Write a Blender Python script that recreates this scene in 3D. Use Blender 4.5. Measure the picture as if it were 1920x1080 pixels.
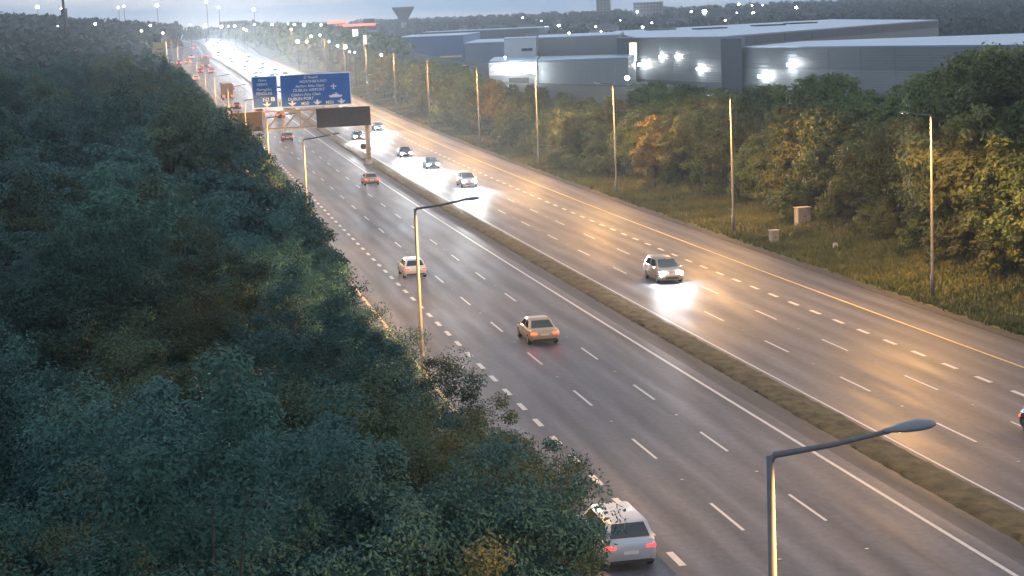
import bpy, bmesh, math, random
import numpy as np
from mathutils import Matrix, Vector

for o in list(bpy.data.objects):
    bpy.data.objects.remove(o, do_unlink=True)
SC = bpy.context.scene
COL = SC.collection
RNG = random.Random(7)
R_ = math.radians

# ------------------------------------------------------------------ camera
FOC, PITCH, ROLL, EYE, YAW = 3346.8168, 0.147927289, -0.043873753, 18.7487664, 0.182156963
cp, sp = math.cos(PITCH), math.sin(PITCH)
cF = np.array([0, cp, -sp]); _u = np.array([0, sp, cp]); _r = np.array([1.0, 0, 0])
cR = math.cos(ROLL)*_r + math.sin(ROLL)*_u
cU = -math.sin(ROLL)*_r + math.cos(ROLL)*_u
cam = bpy.data.objects.new('camera', bpy.data.cameras.new('camera'))
COL.objects.link(cam)
cam.matrix_world = Matrix(((cR[0], cU[0], -cF[0], 0), (cR[1], cU[1], -cF[1], 0), (cR[2], cU[2], -cF[2], EYE), (0, 0, 0, 1)))
cam.data.sensor_width = 36; cam.data.lens = FOC/1920*36
cam.data.clip_start = 0.5; cam.data.clip_end = 20000
SC.camera = cam

# ------------------------------------------------------------------ sky, sun, exposure
SUN_EL, SUN_AZ = R_(2.0), R_(75)          # first light, low on the right
world = bpy.data.worlds.new('World'); SC.world = world; world.use_nodes = True
wn = world.node_tree.nodes; wl = world.node_tree.links; wn.clear()
def N(t, **k):
    n = wn.new(t)
    for a, b in k.items(): setattr(n, a, b)
    return n
sky = N('ShaderNodeTexSky'); sky.sky_type = 'NISHITA'; sky.sun_disc = False
sky.sun_elevation = SUN_EL; sky.sun_rotation = SUN_AZ; sky.altitude = 60; sky.air_density = 1.0; sky.dust_density = 1.2; sky.ozone_density = 2.0
tc = N('ShaderNodeTexCoord'); mp = N('ShaderNodeMapping'); mp.inputs['Scale'].default_value = (2.2, 2.2, 26)
no = N('ShaderNodeTexNoise'); no.inputs['Scale'].default_value = 1.7; no.inputs['Detail'].default_value = 7; no.inputs['Roughness'].default_value = 0.55
cr = N('ShaderNodeValToRGB'); cr.color_ramp.elements[0].position = 0.44; cr.color_ramp.elements[1].position = 0.60
cl = N('ShaderNodeMix', data_type='RGBA')
cl.inputs['A'].default_value = (1.9, 3.1, 4.7, 1); cl.inputs['B'].default_value = (6.2, 6.0, 6.1, 1)
mx = N('ShaderNodeMix', data_type='RGBA'); mx.inputs['Factor'].default_value = 0.66
bg = N('ShaderNodeBackground'); bg.inputs['Strength'].default_value = 0.1
wo = N('ShaderNodeOutputWorld')
wl.new(tc.outputs['Generated'], mp.inputs['Vector']); wl.new(mp.outputs['Vector'], no.inputs['Vector'])
wl.new(no.outputs['Fac'], cr.inputs['Fac']); wl.new(cr.outputs['Color'], cl.inputs['Factor'])
wl.new(sky.outputs['Color'], mx.inputs['A']); wl.new(cl.outputs['Result'], mx.inputs['B'])
wl.new(mx.outputs['Result'], bg.inputs['Color']); wl.new(bg.outputs['Background'], wo.inputs['Surface'])
sun = bpy.data.objects.new('sun', bpy.data.lights.new('sun', 'SUN')); COL.objects.link(sun)
sun.data.energy = 0.06; sun.data.angle = R_(20); sun.data.color = (1, .85, .75)
sd = Vector((math.sin(SUN_AZ)*math.cos(SUN_EL+.15), math.cos(SUN_AZ)*math.cos(SUN_EL+.15), math.sin(SUN_EL+.15)))
sun.rotation_euler = sd.to_track_quat('Z', 'Y').to_euler()
SC.view_settings.view_transform = 'Standard'; SC.view_settings.look = 'None'
SC.view_settings.exposure = 1.3; SC.view_settings.gamma = 1
SC.render.engine = 'CYCLES'
SC.cycles.use_denoising = True
SC.cycles.max_bounces = 5; SC.cycles.diffuse_bounces = 2; SC.cycles.glossy_bounces = 3; SC.cycles.transmission_bounces = 4; SC.cycles.transparent_max_bounces = 6
SC.cycles.sample_clamp_indirect = 4.0; SC.cycles.sample_clamp_direct = 60.0
SC.cycles.caustics_reflective = False; SC.cycles.caustics_refractive = False

HAZE = 2.5e-4
SC.cycles.volume_bounces = 0

# ------------------------------------------------------------------ road alignment
U0 = 60.0
KC = (-0.56785576, 0.114197656, -0.0141404716); ZC = (-1.1874649, 0.620549272, -0.0188396624)
def curve(u):
    s = np.minimum((np.asarray(u, float)-U0)/100, 6.0)
    return KC[0]*s**2 + KC[1]*s**3 + KC[2]*s**4
def zf(u):
    s0 = (np.asarray(u, float)-U0)/100
    s = np.clip(s0, -1, 6)
    z = ZC[0]*s + ZC[1]*s**2 + ZC[2]*s**3
    e = np.maximum(s0-6, 0)
    return z + 4.2*(1-np.exp(-e))
D2 = np.array([-math.sin(YAW), math.cos(YAW)]); N2 = np.array([math.cos(YAW), math.sin(YAW)])
def uv2xy(u, v):
    u = np.asarray(u, float); v = np.asarray(v, float) + curve(u)
    return u*D2[0]+v*N2[0], u*D2[1]+v*N2[1]
def xy2uv(x, y):
    u = x*D2[0]+y*D2[1]; return u, x*N2[0]+y*N2[1]-curve(u)
def W(u, v, z=0.0):
    x, y = uv2xy(u, v); return Vector((float(x), float(y), float(zf(u))+z))
def heading(u):
    du = 0.5; return YAW - math.atan((curve(u+du)-curve(u-du))/(2*du))
def slope(u): return math.atan((zf(u+.5)-zf(u-.5)))
def project(X):
    X = np.asarray(X, float)-np.array([0, 0, EYE]); z = X@cF
    return 960+FOC*(X@cR)/z, 540-FOC*(X@cU)/z, z
def ray(px, py): return cF+(px-960)/FOC*cR-(py-540)/FOC*cU
def along(px, py, depth):
    d = ray(px, py)*depth; return Vector((d[0], d[1], EYE+d[2]))
def sst(a, b, x):
    t = np.clip((np.asarray(x, float)-a)/(b-a), 0, 1); return t*t*(3-2*t)
def ground_uv(u, v):
    u = np.asarray(u, float); v = np.asarray(v, float); z0 = zf(u)
    dist = np.sqrt(u*u+v*v)
    right = z0 + 1.9*sst(49, 60, v)
    far_r = 1.0+19*sst(500, 2300, dist)
    wr = sst(70, 150, v)
    zr = right*(1-wr)+far_r*wr
    left = z0 + np.clip(9.5-v, 0, 70)*0.115 + 0.4*sst(9.5, 7, v)
    far_l = 9+15*sst(250, 1200, dist)
    wl_ = sst(20, 160, -v)
    zl = left*(1-wl_)+far_l*wl_
    return np.where(v > 20, zr, zl)
def ground(x, y): u, v = xy2uv(x, y); return float(ground_uv(u, v))

# ------------------------------------------------------------------ materials
MATS = {}
def mat(name, col, rough=.6, metal=0.0, emit=None, es=0.0, var=0.0, vscale=3.0, bump=0.0, bscale=20.0, spec=0.5, coord='Object', stretch=None, rnd=0.0, col2=None):
    if name in MATS: return MATS[name]
    m = bpy.data.materials.new(name); m.use_nodes = True; MATS[name] = m
    nt = m.node_tree; b = nt.nodes['Principled BSDF']
    b.inputs['Base Color'].default_value = (*col, 1); b.inputs['Roughness'].default_value = rough
    b.inputs['Metallic'].default_value = metal; b.inputs['Specular IOR Level'].default_value = spec
    if emit: b.inputs['Emission Color'].default_value = (*emit, 1); b.inputs['Emission Strength'].default_value = es
    vec = None
    if var or bump:
        t = nt.nodes.new('ShaderNodeTexCoord'); mpn = nt.nodes.new('ShaderNodeMapping')
        nt.links.new(t.outputs[coord], mpn.inputs['Vector']); vec = mpn.outputs['Vector']
        if stretch: mpn.inputs['Scale'].default_value = stretch
    if var or rnd:
        last = None
        if var:
            n = nt.nodes.new('ShaderNodeTexNoise'); n.inputs['Scale'].default_value = vscale; n.inputs['Detail'].default_value = 6
            nt.links.new(vec, n.inputs['Vector'])
            r = nt.nodes.new('ShaderNodeMapRange'); r.inputs['From Min'].default_value = .3; r.inputs['From Max'].default_value = .7
            nt.links.new(n.outputs['Fac'], r.inputs['Value'])
            c = nt.nodes.new('ShaderNodeMix'); c.data_type = 'RGBA'
            c.inputs['A'].default_value = (*[x*(1-var) for x in col], 1)
            c.inputs['B'].default_value = (*(col2 or [min(1, x*(1+var)) for x in col]), 1)
            nt.links.new(r.outputs['Result'], c.inputs['Factor']); last = c.outputs['Result']
        if rnd:
            oi = nt.nodes.new('ShaderNodeObjectInfo'); h = nt.nodes.new('ShaderNodeHueSaturation')
            if last: nt.links.new(last, h.inputs['Color'])
            else: h.inputs['Color'].default_value = (*col, 1)
            r1 = nt.nodes.new('ShaderNodeMapRange'); r1.inputs['To Min'].default_value = 1-rnd; r1.inputs['To Max'].default_value = 1+rnd
            nt.links.new(oi.outputs['Random'], r1.inputs['Value']); nt.links.new(r1.outputs['Result'], h.inputs['Value'])
            r2 = nt.nodes.new('ShaderNodeMapRange'); r2.inputs['To Min'].default_value = .5-rnd*.05; r2.inputs['To Max'].default_value = .5+rnd*.09
            ml = nt.nodes.new('ShaderNodeMath'); ml.operation = 'MULTIPLY'; ml.inputs[1].default_value = 7.31
            fr = nt.nodes.new('ShaderNodeMath'); fr.operation = 'FRACT'
            nt.links.new(oi.outputs['Random'], ml.inputs[0]); nt.links.new(ml.outputs[0], fr.inputs[0])
            nt.links.new(fr.outputs[0], r2.inputs['Value']); nt.links.new(r2.outputs['Result'], h.inputs['Hue'])
            last = h.outputs['Color']
        nt.links.new(last, b.inputs['Base Color'])
    if bump:
        n2 = nt.nodes.new('ShaderNodeTexNoise'); n2.inputs['Scale'].default_value = bscale; n2.inputs['Detail'].default_value = 4
        nt.links.new(vec, n2.inputs['Vector'])
        bp = nt.nodes.new('ShaderNodeBump'); bp.inputs['Strength'].default_value = bump; bp.inputs['Distance'].default_value = .05
        nt.links.new(n2.outputs['Fac'], bp.inputs['Height']); nt.links.new(bp.outputs['Normal'], b.inputs['Normal'])
    return m

def road_mat(name, col, rough):
    m = mat(name, col, rough, var=.16, vscale=1.0, coord='UV', stretch=(.035, 1.3, 1))
    nt = m.node_tree; b = nt.nodes['Principled BSDF']
    uvn = nt.nodes.new('ShaderNodeTexCoord')
    fine = nt.nodes.new('ShaderNodeTexNoise'); fine.inputs['Scale'].default_value = 2.5; fine.inputs['Detail'].default_value = 10; fine.inputs['Roughness'].default_value = .75
    nt.links.new(uvn.outputs['UV'], fine.inputs['Vector'])
    bp = nt.nodes.new('ShaderNodeBump'); bp.inputs['Strength'].default_value = .25; bp.inputs['Distance'].default_value = .02
    nt.links.new(fine.outputs['Fac'], bp.inputs['Height']); nt.links.new(bp.outputs['Normal'], b.inputs['Normal'])
    # patches of fine tone on top of the wheel-track streaks
    src = b.inputs['Base Color'].links[0].from_socket
    mm = nt.nodes.new('ShaderNodeMix'); mm.data_type = 'RGBA'; mm.blend_type = 'MULTIPLY'; mm.inputs['Factor'].default_value = .8
    r = nt.nodes.new('ShaderNodeMapRange'); r.inputs['From Min'].default_value = .3; r.inputs['From Max'].default_value = .7; r.inputs['To Min'].default_value = .6; r.inputs['To Max'].default_value = 1.3
    nt.links.new(fine.outputs['Fac'], r.inputs['Value']); nt.links.new(src, mm.inputs['A']); nt.links.new(r.outputs['Result'], mm.inputs['B'])
    sep = nt.nodes.new('ShaderNodeSeparateXYZ'); nt.links.new(uvn.outputs['UV'], sep.inputs[0])
    wob = nt.nodes.new('ShaderNodeTexNoise'); wob.inputs['Scale'].default_value = .05; wob.inputs['Detail'].default_value = 3; nt.links.new(uvn.outputs['UV'], wob.inputs['Vector'])
    def mth(op, a, bb):
        q = nt.nodes.new('ShaderNodeMath'); q.operation = op
        for k_, v_ in enumerate((a, bb)):
            if v_ is None: continue
            if isinstance(v_, (int, float)): q.inputs[k_].default_value = v_
            else: nt.links.new(v_, q.inputs[k_])
        return q.outputs[0]
    ph = mth('MULTIPLY', mth('ADD', sep.outputs[1], mth('MULTIPLY', wob.outputs['Fac'], .6)), 2*math.pi/1.645)
    trk = mth('ADD', mth('MULTIPLY', mth('SINE', mth('ADD', ph, -1.0), None), .17), .95)
    tm = nt.nodes.new('ShaderNodeMix'); tm.data_type = 'RGBA'; tm.blend_type = 'MULTIPLY'; tm.inputs['Factor'].default_value = 1.0
    nt.links.new(mm.outputs['Result'], tm.inputs['A']); nt.links.new(trk, tm.inputs['B'])
    jn = nt.nodes.new('ShaderNodeTexNoise'); jn.inputs['Scale'].default_value = .35; jn.inputs['Detail'].default_value = 8; jn.inputs['Roughness'].default_value = .7
    jm = nt.nodes.new('ShaderNodeMapping'); jm.inputs['Scale'].default_value = (.12, 1.6, 1); nt.links.new(uvn.outputs['UV'], jm.inputs['Vector']); nt.links.new(jm.outputs['Vector'], jn.inputs['Vector'])
    jr = nt.nodes.new('ShaderNodeMapRange'); jr.inputs['From Min'].default_value = .35; jr.inputs['From Max'].default_value = .65; jr.inputs['To Min'].default_value = .74; jr.inputs['To Max'].default_value = 1.15; nt.links.new(jn.outputs['Fac'], jr.inputs['Value'])
    tm2 = nt.nodes.new('ShaderNodeMix'); tm2.data_type = 'RGBA'; tm2.blend_type = 'MULTIPLY'; tm2.inputs['Factor'].default_value = 1.0
    nt.links.new(tm.outputs['Result'], tm2.inputs['A']); nt.links.new(jr.outputs['Result'], tm2.inputs['B'])
    nt.links.new(tm2.outputs['Result'], b.inputs['Base Color'])
    rr = nt.nodes.new('ShaderNodeTexNoise'); rr.inputs['Scale'].default_value = 1.0
    mpn = nt.nodes.new('ShaderNodeMapping'); mpn.inputs['Scale'].default_value = (.02, .9, 1)
    nt.links.new(uvn.outputs['UV'], mpn.inputs['Vector']); nt.links.new(mpn.outputs['Vector'], rr.inputs['Vector'])
    rr.inputs['Detail'].default_value = 5; mpn.inputs['Scale'].default_value = (.09, .8, 1); b.inputs['Specular IOR Level'].default_value = .36
    r3 = nt.nodes.new('ShaderNodeMapRange'); r3.inputs['From Min'].default_value = .3; r3.inputs['From Max'].default_value = .7; r3.inputs['To Min'].default_value = rough-.09; r3.inputs['To Max'].default_value = rough+.07
    nt.links.new(rr.outputs['Fac'], r3.inputs['Value']); nt.links.new(r3.outputs['Result'], b.inputs['Roughness'])
    return m

ASPH = road_mat('asphalt', (.1, .102, .116), .58)
ASPH_D = road_mat('dark_asphalt', (.05, .052, .058), .62)
PAINT = mat('road_paint', (.52, .51, .49), .55, var=.18, vscale=9)
PAINT_Y = mat('yellow_edge_paint', (.62, .45, .16), .55, var=.2, vscale=5)
CONC = mat('concrete', (.36, .34, .31), .85, var=.2, vscale=2.5)
SOIL = mat('verge_soil', (.075, .06, .042), .95, var=.35, vscale=1.2, bump=.5, bscale=6)
GRASS = mat('verge_grass', (.07, .115, .03), .95, var=.4, vscale=.35, bump=.9, bscale=5, col2=(.12, .13, .04))
FLOOR = mat('woodland_floor', (.03, .034, .02), 1, var=.4, vscale=.3, bump=.6, bscale=3)
GALV = mat('galvanised_steel', (.105, .105, .11), .55, .0, var=.12, vscale=6)
LANT = mat('lantern_shell', (.16, .17, .19), .45, .1)
SODIUM = mat('sodium_lens', (.9, .6, .3), .4, emit=(1, .55, .18), es=14)
DARK = mat('dark_steel', (.045, .045, .047), .6, .2)
BLACK = mat('black_rubber', (.015, .015, .016), .8)
GLASS = mat('tinted_glass', (.02, .026, .032), .08, spec=.8)
BARK = mat('bark', (.04, .036, .03), .95, var=.3, vscale=6)

def leaf_mat(name, col, col2, rnd=.3):
    m = mat(name, col, .55, var=.35, vscale=.45, rnd=rnd, col2=col2, spec=.25)
    nt = m.node_tree; b = nt.nodes['Principled BSDF']; out = nt.nodes['Material Output']
    tr = nt.nodes.new('ShaderNodeBsdfTranslucent'); src = b.inputs['Base Color'].links[0].from_socket
    nt.links.new(src, tr.inputs['Color'])
    ms = nt.nodes.new('ShaderNodeMixShader'); ms.inputs[0].default_value = .28
    nt.links.new(b.outputs[0], ms.inputs[1]); nt.links.new(tr.outputs[0], ms.inputs[2]); nt.links.new(ms.outputs[0], out.inputs['Surface'])
    return m
LEAF_L = leaf_mat('wood_leaves', (.034, .112, .1), (.068, .15, .115), .42)
LEAF_M = leaf_mat('mixed_leaves', (.05, .1, .058), (.1, .135, .065), .35)
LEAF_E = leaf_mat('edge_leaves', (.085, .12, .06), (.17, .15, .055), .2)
LEAF_R = leaf_mat('verge_leaves', (.10, .145, .045), (.19, .2, .055), .35)
LEAF_O = leaf_mat('autumn_leaves', (.18, .155, .04), (.26, .2, .045), .12)
LEAF_F = leaf_mat('far_leaves', (.055, .085, .075), (.07, .095, .08), .2)

# ------------------------------------------------------------------ object helpers
def link(o, parent=None):
    COL.objects.link(o)
    if parent is not None: o.parent = parent
    return o
def tag(o, label=None, cat=None, group=None, kind=None):
    for k, v in (('label', label), ('category', cat), ('group', group), ('kind', kind)):
        if v: o[k] = v
    return o
def thing(name, label, cat, loc=(0, 0, 0), rz=0.0, group=None, rx=0.0):
    o = link(bpy.data.objects.new(name, None)); o.location = loc
    o.rotation_euler = (rx, 0, rz); o.empty_display_size = .3
    return tag(o, label, cat, group)
def arr_mesh(name, V, F, m, smooth=False):
    me = bpy.data.meshes.new(name); me.from_pydata([tuple(map(float, v)) for v in V], [], [tuple(map(int, f)) for f in F])
    if m: me.materials.append(m)
    if smooth: me.polygons.foreach_set('use_smooth', [True]*len(me.polygons))
    me.update(); return me
class MB:
    def __init__(s): s.v = []; s.f = []
    def quad(s, *p):
        n = len(s.v); s.v += [tuple(x) for x in p]; s.f.append(tuple(range(n, n+len(p)))); return s
    def box(s, x0, x1, y0, y1, z0, z1):
        n = len(s.v)
        s.v += [(x0, y0, z0), (x1, y0, z0), (x1, y1, z0), (x0, y1, z0), (x0, y0, z1), (x1, y0, z1), (x1, y1, z1), (x0, y1, z1)]
        s.f += [tuple(n+i for i in q) for q in ((3, 2, 1, 0), (4, 5, 6, 7), (0, 1, 5, 4), (1, 2, 6, 5), (2, 3, 7, 6), (3, 0, 4, 7))]; return s
    def tube(s, pts, rads, n=8, cap=True):
        pts = [Vector(p) for p in pts]; b0 = len(s.v)
        for i, p in enumerate(pts):
            t = (pts[min(i+1, len(pts)-1)]-pts[max(i-1, 0)]).normalized()
            a = t.cross(Vector((0, 0, 1)) if abs(t.z) < .9 else Vector((1, 0, 0))).normalized(); b = t.cross(a)
            for k in range(n):
                q = p+(a*math.cos(2*math.pi*k/n)+b*math.sin(2*math.pi*k/n))*rads[i]; s.v.append(tuple(q))
        for i in range(len(pts)-1):
            for k in range(n):
                k2 = (k+1) % n; s.f.append((b0+i*n+k, b0+i*n+k2, b0+(i+1)*n+k2, b0+(i+1)*n+k))
        if cap:
            s.f.append(tuple(b0+k for k in range(n))[::-1]); s.f.append(tuple(b0+(len(pts)-1)*n+k for k in range(n)))
        return s
    def bar(s, a, b, w=.06):
        return s.tube([a, b], [w*.7, w*.7], 4)
    def prism(s, foot, z0, z1):
        n = len(s.v); k = len(foot); z0 = z0 if hasattr(z0, '__len__') else [z0]*k; z1 = z1 if hasattr(z1, '__len__') else [z1]*k
        s.v += [(x, y, z) for (x, y), z in zip(foot, z0)]+[(x, y, z) for (x, y), z in zip(foot, z1)]
        s.f += [(n+i, n+(i+1) % k, n+k+(i+1) % k, n+k+i) for i in range(k)]; s.f += [tuple(n+k+i for i in range(k)), tuple(n+i for i in range(k))[::-1]]; return s
    def mesh(s, name, m, smooth=False): return arr_mesh(name, s.v, s.f, m, smooth)
    def build(s, name, m, parent=None, smooth=False, bevel=0.0, seg=2):
        me = s.mesh(name, m, smooth)
        bm = bmesh.new(); bm.from_mesh(me); bmesh.ops.recalc_face_normals(bm, faces=bm.faces)
        if bevel: bmesh.ops.bevel(bm, geom=bm.edges[:], offset=bevel, segments=seg, affect='EDGES', clamp_overlap=True)
        bm.to_mesh(me); bm.free()
        if smooth: me.polygons.foreach_set('use_smooth', [True]*len(me.polygons))
        return link(bpy.data.objects.new(name, me), parent)
def obj(name, me, parent=None, loc=None, rot=None):
    o = link(bpy.data.objects.new(name, me), parent)
    if loc is not None: o.location = loc
    if rot is not None: o.rotation_euler = rot
    return o
def copy_tree(o, parent=None):
    c = o.copy(); COL.objects.link(c); c.parent = parent
    for ch in list(o.children): copy_tree(ch, c)
    return c
def spot(name, loc, direction, power, col, size, blend, radius, parent=None):
    l = bpy.data.lights.new(name, 'SPOT'); l.energy = power; l.color = col; l.spot_size = size; l.spot_blend = blend; l.shadow_soft_size = radius
    o = link(bpy.data.objects.new(name, l), parent); o.location = loc
    o.rotation_euler = Vector(direction).to_track_quat('-Z', 'Y').to_euler(); return o

# ------------------------------------------------------------------ ground and road
us = np.concatenate([np.arange(-60, 200, 5), np.arange(200, 700, 12), np.geomspace(700, 3000, 30)])
vs = np.concatenate([-np.geomspace(2500, 60, 22), np.arange(-55, 5, 5), np.arange(5, 76, 1.2), np.geomspace(78, 2500, 30)])
UU, VV = np.meshgrid(us, vs, indexing='ij')
ZZ = ground_uv(UU, VV)
onroad = (VV > 9.6) & (VV < 46.9) & (UU < 1700)
ZZ = np.where(onroad, zf(UU)-.22, ZZ)
XX, YY = uv2xy(UU, VV)
V = np.stack([XX, YY, ZZ], -1).reshape(-1, 3); nu, nv = UU.shape
F = [(i*nv+j, i*nv+j+1, (i+1)*nv+j+1, (i+1)*nv+j) for i in range(nu-1) for j in range(nv-1)]
gm = arr_mesh('ground', V, F, GRASS, True); gm.materials.append(FLOOR)
bm = bmesh.new(); bm.from_mesh(gm); bmesh.ops.recalc_face_normals(bm, faces=bm.faces)
if sum(f.normal.z for f in bm.faces) < 0: bmesh.ops.reverse_faces(bm, faces=bm.faces)
bm.faces.ensure_lookup_table()
for idx, f in enumerate(bm.faces):
    j = idx % (nv-1); f.material_index = 1 if (vs[j] < 6 or vs[j] > 54) else 0
bm.to_mesh(gm); bm.free()
tag(obj('ground', gm), kind='structure')

def strip(name, v0, v1, dz, m, u0=-40, u1=1700, parent=None, kind='structure', step=6, thick=0.0):
    uu = np.concatenate([np.arange(u0, min(u1, 700), step), np.arange(700, u1, 25)]) if u1 > 700 else np.append(np.arange(u0, u1, step), u1)
    V, F, UVs = [], [], []
    cross = [(v0, dz), (v1, dz)]
    if thick: cross = [(v0, dz-thick), (v0, dz), (v1, dz), (v1, dz-thick)]
    k = len(cross)
    for u in uu:
        for v, z in cross: V.append(W(u, v, z)); UVs.append((u, v))
    for i in range(len(uu)-1):
        for j in range(k-1): F.append((i*k+j, i*k+j+1, (i+1)*k+j+1, (i+1)*k+j))
    me = arr_mesh(name, V, F, m)
    uvl = me.uv_layers.new(name='UVMap')
    for lp in me.loops: uvl.data[lp.index].uv = UVs[lp.vertex_index]
    o = obj(name, me, parent)
    if kind and not parent: tag(o, kind=kind)
    return o
L0, L1, L2, L3, L4 = 12.74, 16.08, 19.4, 22.66, 26.03
R0, R1, R2, R3, R4, R5 = 30.01, 33.15, 36.29, 39.45, 42.69, 45.91
road_l = strip('outbound_carriageway', 11.9, 26.75, 0, ASPH)
road_r = strip('inbound_carriageway', 29.72, R5, 0, ASPH)
strip('left_kerb', 11.55, 11.9, .11, CONC, thick=.25)
strip('left_verge_channel', 10.4, 11.55, .02, SOIL)
strip('median_channel', 26.75, 27.9, -.01, ASPH_D)
strip('right_drainage_strip', R5, R5+.95, .015, mat('drain_gravel', (.05, .046, .04), .95, var=.4, vscale=3, bump=.8, bscale=12))

# raised rough-grass median
V, F = [], []
uu = np.concatenate([np.arange(20, 260, .45), np.arange(260, 500, 2.5), np.arange(500, 1700, 20)])
rr = np.random.RandomState(3)
prof = [(27.9, -.02), (28.02, .07), (28.2, .12), (28.4, .15), (28.6, .16), (28.8, .16), (29.0, .14), (29.2, .1), (29.4, .05), (29.75, .012)]
for u in uu:
    for v, z in prof: V.append(W(u, v+rr.normal(0, .05), max(-.02, z*.7+(abs(rr.normal(0, .06))-.03 if z > .04 else 0))))
k = len(prof)
F = [(i*k+j, i*k+j+1, (i+1)*k+j+1, (i+1)*k+j) for i in range(len(uu)-1) for j in range(k-1)]
MED = mat('median_grass', (.085, .075, .034), .95, var=.5, vscale=1.1, bump=.9, bscale=7, col2=(.125, .098, .042))
tag(obj('median_strip', arr_mesh('median_strip', V, F, MED, True)), kind='structure')

# painted lines and dashes (parts of their carriageway)
for nm, v, w, m, par in (('edge_line', L4, .17, PAINT, road_l), ('edge_line', L0, .2, PAINT_Y, road_l), ('edge_line', R0, .11, PAINT, road_r), ('edge_line', R4, .16, PAINT_Y, road_r)):
    strip(nm, v-w/2, v+w/2, .005, m, parent=par, u1=1300)
def dash_mesh(name, w, l):
    return MB().quad((-w/2, 0, 0), (w/2, 0, 0), (w/2, l, 0), (-w/2, l, 0)).mesh(name, PAINT)
DL, DW, STUD = dash_mesh('lane_dash', .13, 4.1), dash_mesh('wide_dash', .26, 1.75), MB().box(-.06, .06, -.05, .05, 0, .02).mesh('road_stud', mat('stud_reflector', (.5, .5, .48), .4))
def put(me, name, u, v, par, l):
    o = obj(name, me, par, W(u, v, .006), (slope(u+l/2), 0, heading(u+l/2))); return o
def lane(v, ustart, par, me, name, mod, l, umax, stud=True):
    u = ustart
    while u < umax:
        put(me, name, u, v, par, l)
        if stud and u < 260: put(STUD, 'road_stud', u+mod*.5+l*.5, v, par, .1)
        u += mod
lane(L2, 60.8-24, road_l, DL, 'lane_dash', 11.96, 4.1, 640)
lane(L3, 61.0-24, road_l, DL, 'lane_dash', 11.96, 4.1, 640)
lane(R1, 70.6-12, road_r, DL, 'lane_dash', 11.96, 4.1, 640)
lane(R2, 81.6-24, road_r, DL, 'lane_dash', 11.96, 4.1, 640)
u = 57.3-8
while u < 480: put(DW, 'aux_lane_dash', u, L1, road_l, 1.75); u += 3.957
u = 82.2-16
while u < 480: put(DW, 'aux_lane_dash', u, R3, road_r, 1.75); u += 4.0

# ------------------------------------------------------------------ street lamps
def lamp_proto(name, H, arm, label, cat, group):
    t = thing(name, label, cat, group=group)
    MB().tube([(0, 0, -.3), (0, 0, 1.6), (0, 0, 1.65), (0, 0, H)], [.13, .13, .095, .055], 10).build('pole', GALV, t, True)
    MB().box(-.09, .09, -.135, -.115, .45, .95).build('access_door', DARK, t)
    MB().tube([(0, 0, H-.12), (.06, 0, H), (arm*.5, 0, H+.07), (arm, 0, H+.2)], [.05, .05, .042, .036], 8).build('arm', GALV, t, True)
    # lantern: flattened teardrop
    V, F = [], []; n = 12; st = [(0, .035, .04), (.12, .07, .05), (.3, .13, .085), (.5, .155, .1), (.68, .12, .08), (.78, .05, .04)]
    for x, w, h in st:
        for k in range(n):
            a = 2*math.pi*k/n; V.append((arm-.1+x, w*math.cos(a), H+.2+h*max(-.35, math.sin(a))+x*.06))
    for i in range(len(st)-1):
        F += [(i*n+k, i*n+(k+1) % n, (i+1)*n+(k+1) % n, (i+1)*n+k) for k in range(n)]
    F += [tuple(range(n))[::-1], tuple((len(st)-1)*n+k for k in range(n))]
    b = MB(); b.v, b.f = V, F
    ln = b.build('lantern', LANT, t, True)
    lb = MB(); lb.v = [(arm+.12, -.07, H+.183), (arm+.12, .07, H+.183), (arm+.52, .08, H+.2), (arm+.52, -.08, H+.2)]; lb.f = [(0, 1, 2, 3)]
    lb.build('lens', SODIUM, ln)
    return t
NA = (1, .5, .13)
proto_lamp = lamp_proto('street_lamp', 12.05, 1.78, 'tall grey street lamp with one short arm rising out of the dark roadside wood', 'street lamp', 'street lamps along the wood side')
proto_lamp_r = lamp_proto('street_lamp', 12.05, 1.5, 'tall street lamp on the grass verge before the lit trees', 'street lamp', 'street lamps along the right verge')
def place_lamp(proto, first, u, v, side, power):
    t = proto if first else copy_tree(proto)
    g = float(ground_uv(u, v))-float(zf(u))
    t.location = W(u, v, 0.0); t.rotation_euler = (0, 0, heading(u)+(0 if side > 0 else math.pi))
    arm = 2.1 if side > 0 else 1.82
    if power: spot('lamp_light', (arm, 0, 12.16), (0, 0, -1), power, NA, R_(169), .2, .12, t)
LAMP_W = 2100
LV = (7.97, 8.63, 8.6, 8.24)
for i, u in enumerate((23.4, 66.2, 120.6, 155.7, 198, 240, 284, 326, 368, 410, 452, 494, 536, 578, 620)):
    place_lamp(proto_lamp, i == 0, u, LV[i] if i < 4 else 8.5, 1, LAMP_W if u < 560 else 0)
for i, u in enumerate((66.5, 108.8, 150.4, 191.2, 231.4, 274, 323, 366, 410, 452, 494, 536, 578, 620)):
    place_lamp(proto_lamp_r, i == 0, u, 48.2, -1, LAMP_W*1.55 if u < 560 else 0)

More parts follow.
